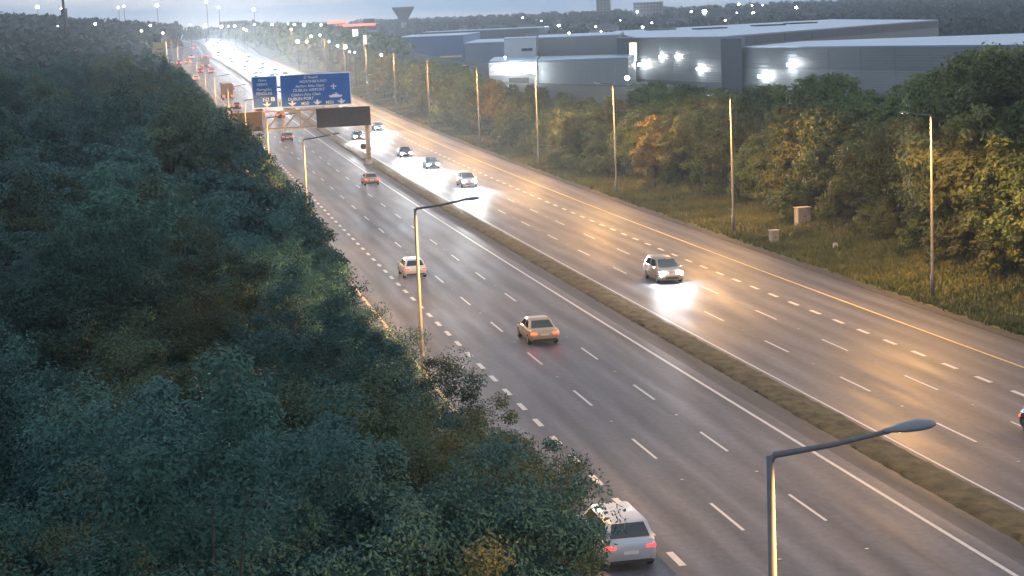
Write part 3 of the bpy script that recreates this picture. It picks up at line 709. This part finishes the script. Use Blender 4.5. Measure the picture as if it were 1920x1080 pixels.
def car(kind, colour, label, u, v, away, group=None, tail=TLR, lights=True, power=0.0, simple=False, head=None, dyaw=0.0, name='car', beams=2):
    Ln, Wd, H, zh, zbelt, ztl, yws, yrf, yrr, yrg = SPECS[kind]
    root = thing(name, label, 'van' if kind == 'van' else 'car', W(u, v, .003), heading(u)+(0 if away else math.pi)+dyaw, group, rx=slope(u)*(1 if away else -1))
    f, r, hw = Ln/2, -Ln/2, Wd/2
    z0 = .2
    body = loft([section_ring(r, hw*.86, .38, ztl-.14, .0), section_ring(r+.06, hw*.94, .30, ztl-.04), section_ring(r+.35, hw, z0, ztl, .01), section_ring(yrg+.25, hw, z0, zbelt, .01), section_ring(0, hw, z0, zbelt), section_ring(yws, hw, z0, zbelt-.01), section_ring(f-.55, hw*.97, z0, zh-.08), section_ring(f-.12, hw*.88, .26, zh-.2), section_ring(f, hw*.74, .34, zh-.3, 0)]).build('body', colour, root, True)
    tw = hw-.25; zr = H-.05
    # greenhouse
    def ring(y0, y1, z, w): return [(w, y0, z), (w, y1, z), (-w, y1, z), (-w, y0, z)]
    cab = MB(); bot = ring(yrg, yws, zbelt-.03, hw-.06); top = ring(yrr, yrf, zr, tw)
    cab.v = bot+top+[(x*.82, y*.96 if y > 0 else y*.97, z+.045) for x, y, z in top]
    cab.f = [(0, 1, 5, 4), (1, 2, 6, 5), (2, 3, 7, 6), (3, 0, 4, 7), (4, 5, 9, 8), (5, 6, 10, 9), (6, 7, 11, 10), (7, 4, 8, 11), (8, 9, 10, 11)]
    cab.build('cabin', colour, root, True, bevel=.045, seg=3)
    B = [Vector(p) for p in bot]; T = [Vector(p) for p in top]
    def pane(nm, a, b, c, d, i0=.10, i1=.9, j0=.14, j1=.86, mtl=GLASS):
        lo = lambda s, t: a.lerp(b, s).lerp(d.lerp(c, s), t)
        q = [lo(i0, j0), lo(i1, j0), lo(i1-.02, j1), lo(i0+.02, j1)]
        nn = (q[1]-q[0]).cross(q[3]-q[0]).normalized(); ctr = Vector((0, 0, zbelt+.2))
        if nn.dot(q[0]-Vector((0, (yws+yrg)/2, zbelt+.2))) < 0: nn = -nn
        q2 = [p+nn*.014 for p in q]; q1 = [p-nn*.01 for p in q]
        b_ = MB(); b_.v = [tuple(p) for p in q1+q2]; b_.f = [(4, 5, 6, 7), (0, 1, 5, 4), (1, 2, 6, 5), (2, 3, 7, 6), (3, 0, 4, 7)]
        b_.build(nm, mtl, root)
    pane('windscreen', B[1], B[2], T[2], T[1], .05, .95, .1, .93)
    pane('rear_window', B[3], B[0], T[0], T[3], .08, .92, .16, .9)
    if not simple:
        for a, b, c, d in ((B[0], B[1], T[1], T[0]), (B[2], B[3], T[3], T[2])):
            pane('side_window', a, b, c, d, .1 if a is B[0] else .06, .49); pane('side_window', a, b, c, d, .53, .93 if a is B[0] else .9)
        wm = wheel_meshes()
        for sx in (-1, 1):
            for y in (r+.82, f-.85):
                w_ = obj('wheel', wm['tyre'], root, (sx*(hw-.095), y, .325)); obj('rim', wm['rim'], w_, (sx*.025, 0, 0))
            MB().box(sx*hw, sx*(hw+.16), yws-.42, yws-.3, zbelt-.02, zbelt+.12).build('mirror', colour, root, bevel=.02)
        MB().box(-.26, .26, r-.015, r+.05, .62, .74).build('number_plate', PLATE, root)
        MB().box(-hw*.8, hw*.8, r-.03, r+.2, .30, .42).build('rear_bumper', DARK, root, bevel=.02)
        MB().box(-hw*.55, hw*.55, f-.08, f+.02, .36, .52).build('grille', DARK, root, bevel=.02)
    else:
        for y in (r+.82, f-.85): MB().tube([(-hw+.02, y, .31), (hw-.02, y, .31)], [.31, .31], 12).build('wheel', BLACK, root)
    for sx in (-1, 1):
        MB().box(sx*(hw*.93-.36), sx*(hw*.93+.008), r-.014, r+.2, ztl-(.31 if not simple else .42), ztl-.15).build('taillight', tail, root, bevel=.035)
        hm = head or (HLF if simple else HL)
        b = MB().box(sx*(hw*.78-.32), sx*(hw*.78+.1), f-.24, f-.008, zh-.43, zh-.17) if not simple else MB().box(sx*(hw*.78-.3), sx*(hw*.78+.06), f-.2, f-.012, zh-.42, zh-.16)
        b.build('headlight', hm if not away else mat('unlit_lens', (.6, .6, .6), .2), root, bevel=.03)
    if power:
        for sx in ((-1, 1) if beams == 2 else (0,)):
            spot('headlight_beam', (sx*hw*.72, f+.06, zh-.28), (0, 1, -.07), power, (.95, .97, 1), R_(58), 1.0, .09, root)
    return root
CW, CS, CG = paint('white', (.72, .72, .7)), paint('silver', (.42, .41, .39)), paint('glow_tint', (.5, .38, .24))  # last one: tail-light glow mixed into a silver body colour
CD, CB, CR_, CK = paint('graphite', (.05, .052, .058)), paint('blue', (.03, .06, .22)), paint('red', (.25, .03, .025)), paint('black', (.02, .02, .022))
CT = paint('tan', (.30, .26, .21))
G1, G2 = 'cars heading away on the outbound lanes', 'cars approaching on the inbound lanes'
car('mpv', paint('pale', (.5, .53, .57)), 'pale silver car with red tail lights in the outer lane beside the wood edge', 59.4, 14.25, True, G1, TLN)
car('sedan', CG, 'pale saloon tinted with the glow of its brake lights on the outbound lanes', 104.8, 20.85, True, G1, TLB)
car('hatch', CW, 'white hatchback passing behind a lamp post on the outbound lanes', 137.6, 17.75, True, G1, TLD)
car('sedan', CT, 'tan car with lit tail lights beside the median edge line', 220.5, 24.4, True, G1, TLR)
car('hatch', CD, 'dark car with two orange tail lights just before the gantry', 304.5, 20.75, True, G1, TLR)
HB = 5200
car('mpv', CT, 'tan people carrier with bright headlights on the inbound lanes', 125.8, 34.75, False, G2, power=HB*.12)
car('mpv', CS, 'silver car with headlights on, first behind the tan people carrier', 210.4, 34.75, False, G2, power=HB*1.3)
car('hatch', CD, 'dark hatchback with headlights on between two other approaching cars', 238, 34.8, False, G2, power=HB*1.3)
car('sedan', CK, 'black car half lost in its own headlight glare', 259.5, 34.3, False, G2, power=HB*1.8)
car('hatch', CD, 'grey car with headlights on in the lane next to the median', 298, 32.0, False, G2, power=HB*1.3)
car('sedan', CB, 'blue car with bright headlights out in the inner inbound lane', 317, 37.9, False, G2, power=HB*1.8)
car('hatch', CK, 'dark car driving in at the edge of the view on the inbound lanes', 69.6, 36.5, False, G2, power=0, head=mat('unlit_lens2', (.6, .6, .6), .2))
# beyond the gantry: small, seen mostly as lights
def pix_uv(px, py, dz):
    d = ray(px, py); z = 0.0
    for _ in range(60):
        t_ = (z-EYE)/min(d[2], -1e-4); x, y = d[0]*t_, d[1]*t_; u_, v_ = xy2uv(x, y); z = .5*z+.5*(dz+float(zf(min(u_, 1200))))
    return u_, v_
for (px, py, tm, c) in ((446, 197, TLR, CD), (364, 146, TLR, CS), (375, 132, TLR, CD), (398, 132, TLR, CR_), (381, 107, TLR, CD), (352, 114, TLR, CS), (334, 97, TLR, CD), (345, 96, TLR, CR_), (489, 208, TLR, CD), (537, 213, TLR, CR_), (438, 162, TLR, CD)):
    u_, v_ = pix_uv(px, py, .85)
    lanes = [(L0+L1)/2, (L1+L2)/2, (L2+L3)/2, (L3+L4)/2]; v_ = min(lanes, key=lambda q: abs(q-v_))
    car(RNG.choice(['hatch', 'sedan']), c, 'small far car seen by its red tail lights beyond the gantry', u_+2.2, v_, True, 'far cars beyond the gantry', tm, simple=True)
for (u_, v_) in ((368, 37.9), (455, 32.0), (520, 39.5), (468, 35), (486, 31.7), (492, 38), (510, 34.8), (528, 31.6), (536, 38), (548, 34.9), (566, 31.6), (575, 38), (592, 34.8), (615, 31.6), (622, 38), (640, 34.8), (662, 31.6), (680, 37.9), (705, 34.8), (735, 31.6), (750, 37.9), (780, 34.8), (820, 31.6), (850, 37.9), (890, 34.8)):
    car(RNG.choice(['hatch', 'sedan', 'mpv']), RNG.choice([CD, CS, CK, CB]), 'far oncoming car showing only dazzling white headlights', u_, v_, False, 'far oncoming cars', TLD, simple=True, power=(27000 if u_ > 440 else 10000), beams=1)

def lorry(u, v, away, label, boxm, h=3.9, w=2.5, L=9.5, dyaw=0.0, high=False):
    t = thing('lorry', label, 'lorry', W(u, v, .003), heading(u)+(0 if away else math.pi)+dyaw, rx=slope(u))
    b = MB().box(-w/2, w/2, -L/2, L/2-2.2, 1.05, h).build('cargo_box', boxm, t, bevel=.03)
    MB().box(-w/2+.03, -.02, -L/2-.04, -L/2-.004, 1.1, h-.06).build('rear_door', boxm, b); MB().box(.02, w/2-.03, -L/2-.04, -L/2-.004, 1.1, h-.06).build('rear_door', boxm, b)
    MB().box(-w/2+.1, w/2-.1, L/2-2.1, L/2, .7, 2.9).build('cab', paint('cab', (.5, .48, .45)), t, bevel=.12)
    MB().box(-w/2+.2, w/2-.2, L/2+.002, L/2+.02, 1.7, 2.6).build('windscreen', GLASS, t)
    MB().box(-.5, .5, -L/2+.1, L/2-.3, .55, 1.04).build('chassis', DARK, t)
    for y in (-L/2+1.2, -L/2+2.4, L/2-1.2):
        for sx in (-1, 1): MB().tube([(sx*(w/2-.32), y, .5), (sx*(w/2-.02), y, .5)], [.5, .5], 16).build('wheel', BLACK, t)
    MB().box(-w/2+.05, w/2-.05, -L/2-.03, -L/2+.1, .62, .8).build('rear_bumper', DARK, t)
    for sx in (-1, 1):
        MB().box(sx*(w/2-.5), sx*(w/2-.04), -L/2-.06, -L/2-.031, .82, 1.03).build('taillight', TLR, t)
        if high: MB().box(sx*(w/2-.35), sx*(w/2-.05), -L/2-.06, -L/2-.041, h-.3, h-.08).build('marker_light', TLR, t)
u_, v_ = pix_uv(426, 183, .6); lorry(u_+5, 17.7, True, 'brown box lorry with red tail lights on the outbound lanes', mat('lorry_box', (.20, .10, .05), .6, var=.15, vscale=1))
u_, v_ = pix_uv(382, 128, .6); lorry(u_+14, 21.1, True, 'tall lorry far off showing four red lights', mat('lorry_box_grey', (.22, .21, .2), .6), high=True)

# ------------------------------------------------------------------ buildings behind the trees
def foot(*pts): return [tuple(along(px, 60, dep).xy) for px, dep in pts]
def ztop(px, py, dep): return along(px, py, dep).z
def gmin(fp): return min(ground(x, y) for x, y in fp)-1.0
def clad(name, col, rough=.55):
    m = mat(name, col, rough, .1, var=.10, vscale=.08)
    nt = m.node_tree; b = nt.nodes['Principled BSDF']
    t = nt.nodes.new('ShaderNodeTexCoord'); w = nt.nodes.new('ShaderNodeTexWave'); w.bands_direction = 'Z'; w.inputs['Scale'].default_value = .55
    nt.links.new(t.outputs['Object'], w.inputs['Vector'])
    bp = nt.nodes.new('ShaderNodeBump'); bp.inputs['Strength'].default_value = .5; bp.inputs['Distance'].default_value = .06
    nt.links.new(w.outputs['Fac'], bp.inputs['Height']); nt.links.new(bp.outputs['Normal'], b.inputs['Normal'])
    return m
CL_G, CL_P, CL_W, CL_D = clad('grey_cladding', (.15, .17, .18)), clad('pale_cladding', (.2, .22, .225)), clad('white_cladding', (.55, .58, .6)), clad('dark_cladding', (.05, .07, .09))
CL_B = clad('blue_cladding', (.02, .10, .26)); ROOF = mat('metal_roof', (.25, .36, .5), .28, .6, var=.12, vscale=.03)
LED = mat('wall_light', (1, 1, 1), .4, emit=(.93, .97, 1), es=90)
LEDW = mat('warm_light', (1, .8, .5), .4, emit=(1, .72, .38), es=60)
def block(par, nm, fp, z0, z1, wall, roof=True, para=.6):
    w = MB().prism(fp, z0, z1).build(nm, wall, par)
    if roof:
        c = Vector((sum(p[0] for p in fp)/len(fp), sum(p[1] for p in fp)/len(fp)))
        fp2 = [tuple(Vector(p).lerp(c, .004)) for p in fp]
        MB().prism(fp2, z1+.02, z1+.25).build('roof', ROOF, w)
    return w
def panels(par, a, b, z0, z1, n, mtl, name='wall_panel'):
    """raised cladding panels along the face a-b, with open joints"""
    a, b = Vector((*a, 0)), Vector((*b, 0)); d = (b-a); nn = Vector((d.y, -d.x, 0)).normalized()
    if nn.dot(-a) < 0: nn = -nn
    for k in range(n):
        p, q = a+d*((k+.005)/n), a+d*((k+1-.005)/n)
        m = MB(); pts = [p+nn*.02, q+nn*.02, q+nn*.16, p+nn*.16]
        m.prism([(v.x, v.y) for v in pts], z0, z1).build(name, mtl, par)
def wall_lamp(par, px, py, dep, warm=False, power=120, size=.45, wash=True):
    p = along(px, py, dep-1.2)
    lo = MB().box(p.x-size, p.x+size, p.y-.2, p.y+.2, p.z-size*.6, p.z+size*.6).build('wall_lamp', LEDW if warm else LED, par)
    if wash: spot('wall_wash', (p.x, p.y-.35, p.z-size), (0, .22, -1), power, (.95, .98, 1), R_(95), .7, .3, par)
wh = thing('warehouse', 'huge grey clad warehouse with dark corner piers and wall lamps', 'warehouse')
fpm = foot((1186, 452), (1352, 402), (1760, 575), (1560, 830), (1150, 700))
b0 = block(wh, 'main_wall', fpm, gmin(fpm), 13.2, CL_G)
panels(b0, fpm[0], fpm[1], 3.0, 8.3, 6, CL_P); panels(b0, fpm[0], fpm[1], 8.45, 13.0, 6, CL_G)
panels(b0, fpm[1], fpm[2], 11.0, 13.05, 9, CL_D)
fpp = foot((1156, 450), (1186, 447), (1188, 480), (1158, 480)); block(wh, 'corner_pier', fpp, gmin(fpp), 13.45, CL_D, False)
fpd = foot((1351, 399), (1390, 391), (1396, 400), (1357, 408)); block(wh, 'corner_pier', fpd, gmin(fpd), 13.0, CL_D, False)
fpr = foot((1391, 393), (1980, 300), (2080, 400), (1500, 432)); b1 = block(wh, 'wing_wall', fpr, gmin(fpr), 10.8, CL_G)
panels(b1, fpr[0], fpr[1], 2.0, 6.4, 9, CL_P); panels(b1, fpr[0], fpr[1], 6.55, 10.6, 9, CL_G)
fpu = foot((1008, 478), (1160, 470), (1170, 560), (1010, 560)); b2 = block(wh, 'rear_wall', fpu, gmin(fpu), 14.0, CL_P)
fpl = foot((1005, 421), (1176, 415), (1190, 446), (1012, 470)); b3 = block(wh, 'annex_wall', fpl, gmin(fpl), 9.2, CL_G)
panels(b3, fpl[0], fpl[1], 1.0, 9.0, 7, CL_P)
for px, py in ((1238, 56), (1330, 54), (1440, 48), (1500, 44)):
    d = ray(px, py); tt = (13.5-EYE)/d[2]; x, y = d[0]*tt, d[1]*tt
    MB().box(x-5, x+5, y-9, y+9, 13.47, 13.9).build('rooflight', DARK, b0)
for px, py, dep in ((1200, 121, 447), (1240, 106, 436), (1270, 106, 427), (1310, 129, 415), (1425, 143, 386), (1480, 121, 376)): wall_lamp(wh, px, py, dep)
for px, py, dep in ((1052, 166, 419), (1125, 163, 417)): wall_lamp(wh, px, py, dep, power=80, size=.35)
p = along(1187, 92, 444); MB().box(p.x-.9, p.x+.9, p.y-.3, p.y, p.z-1.6, p.z+1.6).build('lit_sign', mat('yellow_light', (1, .8, .4), .5, emit=(1, .8, .4), es=.7), wh)
p = along(1187, 107, 444); MB().box(p.x-.9, p.x+.9, p.y-.3, p.y, p.z-1.0, p.z+1.0).build('lit_sign', mat('white_light', (1, 1, 1), .5, emit=(.9, .95, 1), es=1.0), wh)

en = thing('office_building', 'pale entrance building with four downlights beside the warehouse', 'building')
fpe = foot((914, 428), (1004, 420), (1009, 466), (925, 475)); b4 = block(en, 'wall', fpe, gmin(fpe), 9.4, CL_P)
panels(b4, fpe[0], fpe[1], 6.2, 9.2, 5, CL_W)
fpo = foot((950, 424), (988, 421), (988, 423.5), (950, 426.5)); MB().prism([tuple(Vector(q)*.9965) for q in fpo], gmin(fpo), 5.6).build('entrance', DARK, en)
for px, py in ((926, 128), (950, 128), (975, 130), (1002, 135)): wall_lamp(en, px, py, 424 if px < 960 else 420, power=14, size=.4)
fpw = foot((944, 470), (1004, 465), (1006, 500), (946, 505)); wb = block(en, 'upper_wall', fpw, gmin(fpw), 14.2, CL_W)
p = along(988, 93, 463); MB().box(p.x-1.4, p.x+1.4, p.y-.3, p.y, p.z-.35, p.z+.35).build('dark_sign', DARK, wb)

bl = thing('blue_store', 'large blue windowless store behind the far trees', 'building')
fpb = foot((744, 705), (868, 690), (900, 850), (770, 860)); b5 = block(bl, 'wall', fpb, gmin(fpb), ztop(800, 69, 697), CL_B); panels(b5, fpb[0], fpb[1], 5, ztop(800, 71, 697), 6, CL_B)
fpb2 = foot((869, 689), (946, 672), (960, 800), (890, 820)); block(bl, 'wing_wall', fpb2, gmin(fpb2), ztop(900, 81, 680), clad('blue_grey_cladding', (.12, .19, .27)))
p = along(845, 106, 688); MB().box(p.x-4.2, p.x+4.2, p.y-.9, p.y-.4, p.z-.35, p.z+.35).build('yellow_band', mat('yellow_panel', (.55, .45, .08), .6), bl)
bt = thing('far_store', 'low dark blue retail shed beyond the blue store', 'building')
fpt = foot((790, 1000), (1010, 960), (1030, 1100), (800, 1100)); b6 = block(bt, 'wall', fpt, gmin(fpt), ztop(900, 57, 980), clad('navy_cladding', (.05, .09, .15))); panels(b6, fpt[0], fpt[1], 8, ztop(900, 58, 980), 7, CL_D)
rt = thing('showroom', 'pale glass fronted showroom with lit signs beside the blue store', 'building')
fps = foot((713, 640), (743, 640), (744, 690), (715, 690)); b7 = block(rt, 'wall', fps, gmin(fps), ztop(728, 69, 640), CL_W)
p = along(725, 90, 639); MB().box(p.x-2, p.x+1.2, p.y-.15, p.y, p.z-3, p.z+1.6).build('window', mat('lit_window', (.5, .6, .6), .2, emit=(.65, .85, .85), es=.55), rt)
p = along(738, 79, 639); MB().box(p.x-.7, p.x+.7, p.y-.2, p.y, p.z-1.6, p.z+1.6).build('lit_sign', MATS['white_light'], rt)
fps = foot((678, 690), (704, 690), (706, 740), (680, 740)); b8 = thing('grey_block', 'plain grey block among the lit signs across the motorway', 'building'); block(b8, 'wall', fps, gmin(fps), ztop(690, 59, 690), CL_P); MB().prism(foot((684, 689.2), (688, 689.2), (688, 689.6), (684, 689.6)), gmin(fps)+6, ztop(690, 66, 690)).build('window', DARK, b8)
yb = thing('yellow_building', 'small yellow building with a dark glass top at the end of the wood', 'building')
fpy = foot((285, 560), (309, 556), (311, 566), (287, 570)); wy = block(yb, 'wall', fpy, gmin(fpy), ztop(297, 79, 560), mat('yellow_render', (.5, .34, .08), .8, var=.12, vscale=.5), False)
fpy2 = foot((288, 561), (302, 559), (303, 564), (289, 566)); MB().prism(fpy2, ztop(297, 79, 560)+.01, ztop(297, 64, 560)).build('glass_top', GLASS, wy)
MB().prism(foot((291, 558.4), (303, 556.5), (303, 556.9), (291, 558.8)), ztop(297, 93, 560), ztop(297, 91.5, 560)).build('sign_band', DARK, wy)
def totem(px, y0, y1, dep, w, m, label):
    a, b = along(px, y1, dep), along(px, y0, dep); g = ground(a.x, a.y)
    t = thing('lit_totem_sign', label, 'sign', (a.x, a.y, g))
    MB().box(-.15, .15, -.15, .15, -.4, a.z-g).build('post', GALV, t); MB().box(-w/2, w/2, -.3, .3, a.z-g, b.z-g).build('light_box', m, t)
totem(667, 55, 76, 600, 1.7, MATS['white_light'], 'tall white lit box sign above the trees across the motorway')
totem(685, 66, 86, 560, .9, mat('pink_light', (1, .5, .4), .5, emit=(1, .45, .38), es=1.3), 'narrow pink lit sign among the lamps across the motorway')
totem(519, 66, 74, 760, 3.0, mat('red_light', (1, .1, .05), .5, emit=(1, .12, .08), es=1.6), 'small red lit sign far off behind the verge trees')
rd = thing('red_lit_store', 'far dark shed crowned by glowing red light bands', 'building')
fpx = foot((616, 905), (705, 900), (712, 980), (622, 985)); b9 = block(rd, 'wall', fpx, gmin(fpx), ztop(660, 46, 903), CL_D)
RED = mat('red_neon', (1, .1, .05), .5, emit=(1, .13, .08), es=1.5)
for x0, x1, ya, yb in ((616, 705, 49, 45.5), (615, 650, 44, 39.8)):
    q = foot((x0, 902), (x1, 897), (x1, 898), (x0, 903)); MB().prism(q, ztop((x0+x1)/2, ya, 900), ztop((x0+x1)/2, yb, 900)).build('light_band', RED, rd)
q = foot((682, 920), (703, 920), (704, 935), (683, 935)); block(rd, 'plant_room', q, ztop(692, 47, 920), ztop(692, 35, 920), CL_D, False)
# water tower
p = along(757, 42, 1500); g = ground(p.x, p.y)
wt = thing('water_tower', 'funnel shaped concrete water tower on the skyline', 'water tower', (p.x, p.y, g))
zb_, zt_ = p.z-g, along(757, 15, 1500).z-g
MB().tube([(0, 0, -1), (0, 0, zb_)], [2.6, 2.3], 20).build('stem', CONC, wt, True)
MB().tube([(0, 0, zb_), (0, 0, zt_), (0, 0, zt_+.8)], [2.4, 9.4, 9.4], 28).build('tank', mat('weathered_concrete', (.16, .15, .14), .9, var=.2, vscale=.3), wt)
def tower(nm, x0, x1, ytop, dep, label, nfl, nwin, m):
    fp = foot((x0, dep), (x1, dep), (x1+2, dep+18), (x0+2, dep+18)); t = thing(nm, label, 'building')
    zt2 = ztop((x0+x1)/2, ytop, dep); w = block(t, 'wall', fp, gmin(fp), zt2, m, False)
    a, b = Vector(fp[0]), Vector(fp[1]); z_lo = zt2-nfl*2.9
    for i in range(nfl):
        for k in range(nwin):
            p, q = a.lerp(b, (k+.25)/nwin), a.lerp(b, (k+.75)/nwin)
            MB().prism([(p.x, p.y-.12), (q.x, q.y-.12), (q.x, q.y-.02), (p.x, p.y-.02)], z_lo+i*2.9+.9, z_lo+i*2.9+2.2).build('window', GLASS, w)
FARW = mat('far_render', (.2, .2, .21), .9, var=.15, vscale=.1)
tower('tower_block', 1120, 1145, -12, 1800, 'tall narrow tower block rising above the skyline', 12, 4, FARW)
tower('flat_block', 1189, 1243, 4, 1600, 'broad low block of flats on the skyline beside the tower', 3, 9, FARW)
tower('hall_building', 412, 465, 39, 1250, 'long flat roofed building on the skyline above the headlights', 2, 8, FARW)
# houses scattered below the skyline
for k, (px, dep) in enumerate(((880, 1300), (930, 1250), (985, 1200), (1040, 1260), (1090, 1150), (1135, 1100), (1010, 900), (1270, 1200), (1350, 1250), (1520, 1150))):
    p = along(px, 60, dep); g = ground(p.x, p.y)
    t = thing('house', 'small far house with a pitched roof below the skyline', 'house', (p.x, p.y, g), RNG.uniform(-.5, .5), 'far houses below the skyline')
    w = MB().box(-7, 7, -4.5, 4.5, -1, 6).build('wall', mat('house_render', (.3, .29, .28), .9), t)
    b = MB(); b.v = [(-7.3, -4.9, 6.02), (7.3, -4.9, 6.02), (7.3, 4.9, 6.02), (-7.3, 4.9, 6.02), (-7.3, 0, 9), (7.3, 0, 9)]; b.f = [(0, 1, 5, 4), (2, 3, 4, 5), (0, 4, 3), (1, 2, 5), (0, 3, 2, 1)]
    rf = b.build('roof', mat('slate', (.07, .075, .085), .8), t); MB().box(5, 6, -.5, .5, 8.3, 10).build('chimney', BARK, rf)
    for x in (-4.5, -1.5, 1.5, 4.5): MB().box(x-.6, x+.6, -4.58, -4.52, 3.4, 4.8).build('window', GLASS, w)
# mast
p = along(123, 46, 520); g = ground(p.x, p.y)
ms = thing('radio_mast', 'dark slender radio mast rising over the wood', 'mast', (p.x, p.y, g)); ht = along(123, -30, 520).z-g
MB().tube([(0, 0, -1), (-.3, 0, ht)], [.6, .32], 10).build('pole', DARK, ms, True)
for k in range(3):
    a = k*2.1; MB().box(-.3+math.cos(a)*.8-.2, -.3+math.cos(a)*.8+.2, math.sin(a)*.8-.2, math.sin(a)*.8+.2, ht-9.5, ht-7).build('antenna', DARK, ms)
    MB().bar((-.3, 0, ht-8.2), (-.3+math.cos(a)*.7, math.sin(a)*.7, ht-8.2), .1).build('bracket', DARK, ms)

# ------------------------------------------------------------------ distant lights on posts
LW = mat('far_lamp_white', (1, 1, 1), .5, emit=(.93, .97, 1), es=30); LO = mat('far_lamp_warm', (1, .8, .5), .5, emit=(1, .74, .42), es=24)
def far_lamp(px, py, m, r=.5, dep=None, hmin=9.0, label=None, group='lit lamps along the skyline'):
    d = ray(px, py)
    if dep is None:
        dep = 1500.0
        for t_ in np.arange(450, 1900, 15):
            if EYE+d[2]*t_ < ground(d[0]*t_, d[1]*t_)+hmin: dep = float(t_); break
    p = along(px, py, dep); g = ground(p.x, p.y); h = max(2.5, p.z-g)
    t = thing('distant_lamp', label or ('far white lamp shining on a post along the skyline' if m is LW else 'far warm lamp shining on a post along the skyline'), 'lamp', (p.x, p.y, g), 0, group)
    MB().tube([(0, .3, -.5), (0, .3, h)], [.12, .08], 6).build('post', DARK, t)
    r_ = r*dep/1000*.62*RNG.choice([.55, .75, 1.0, 1.25])
    MB().tube([(0, 0, h-.9*r_), (0, 0, h-.4*r_), (0, 0, h+.4*r_), (0, 0, h+.9*r_)], [.4*r_, r_, r_, .4*r_], 10).build('lamp_head', m, t, True)
for px, py in ((95, 47), (107, 50), (178, 45), (357, 47), (385, 48), (477, 46), (510, 46), (540, 45), (552, 46), (570, 47), (602, 47), (1015, 39), (1048, 48), (1127, 59), (1163, 38), (1195, 22), (1205, 51), (1222, 43), (1382, 24), (1430, 10), (1385, 8), (575, 78), (617, 78), (665, 98), (655, 97), (715, 103), (832, 125), (947, 107)): far_lamp(px, py, LW, .75)
for px, py in ((1219, 20), (1296, 22), (1321, 22), (1493, 14), (558, 78), (633, 86), (647, 88)): far_lamp(px, py, LW, 1.5)
for px, py in ((135, 47), (263, 45), (265, 58), (282, 48), (295, 51), (305, 62), (212, 61), (415, 50), (428, 49), (440, 49), (457, 54), (462, 57), (546, 55), (980, 33), (1067, 62), (1117, 50), (1360, 38), (1412, 24), (1410, 10), (583, 68), (600, 66)): far_lamp(px, py, LO, .8)
for px, py in ((70, 13), (115, 17), (222, 14), (232, 12), (294, 10), (387, 4), (410, 14), (476, 18)): far_lamp(px, py, LO, 1.15, 700, label='tall lit road lamp standing against the pale sky', group='tall lamps against the sky')
far_lamp(843, 133, mat('green_light', (0, 1, .6), .5, emit=(.1, 1, .6), es=6), .8, 420, label='small green traffic light seen through the verge trees', group=None)
far_lamp(1177, 175, LW, 1.6, 395, label='bright white yard lamp at the foot of the dark warehouse pier', group=None)
# ------------------------------------------------------------------ morning haze
hz = MB().box(-3600, 3600, -800, 3700, -32, 92).build('haze', None)
hm = bpy.data.materials.new('haze'); hm.use_nodes = True; hn = hm.node_tree; hn.nodes.remove(hn.nodes['Principled BSDF'])
pv = hn.nodes.new('ShaderNodeVolumePrincipled'); pv.inputs['Color'].default_value = (.86, .93, 1, 1); pv.inputs['Density'].default_value = HAZE; pv.inputs['Anisotropy'].default_value = .65
hn.links.new(pv.outputs['Volume'], hn.nodes['Material Output'].inputs['Volume']); hz.data.materials.clear(); hz.data.materials.append(hm)
tag(hz, 'thin pale dawn haze lying over the motorway and fields', 'haze', kind='stuff')
print('trees', NT, 'objects', len(bpy.data.objects))
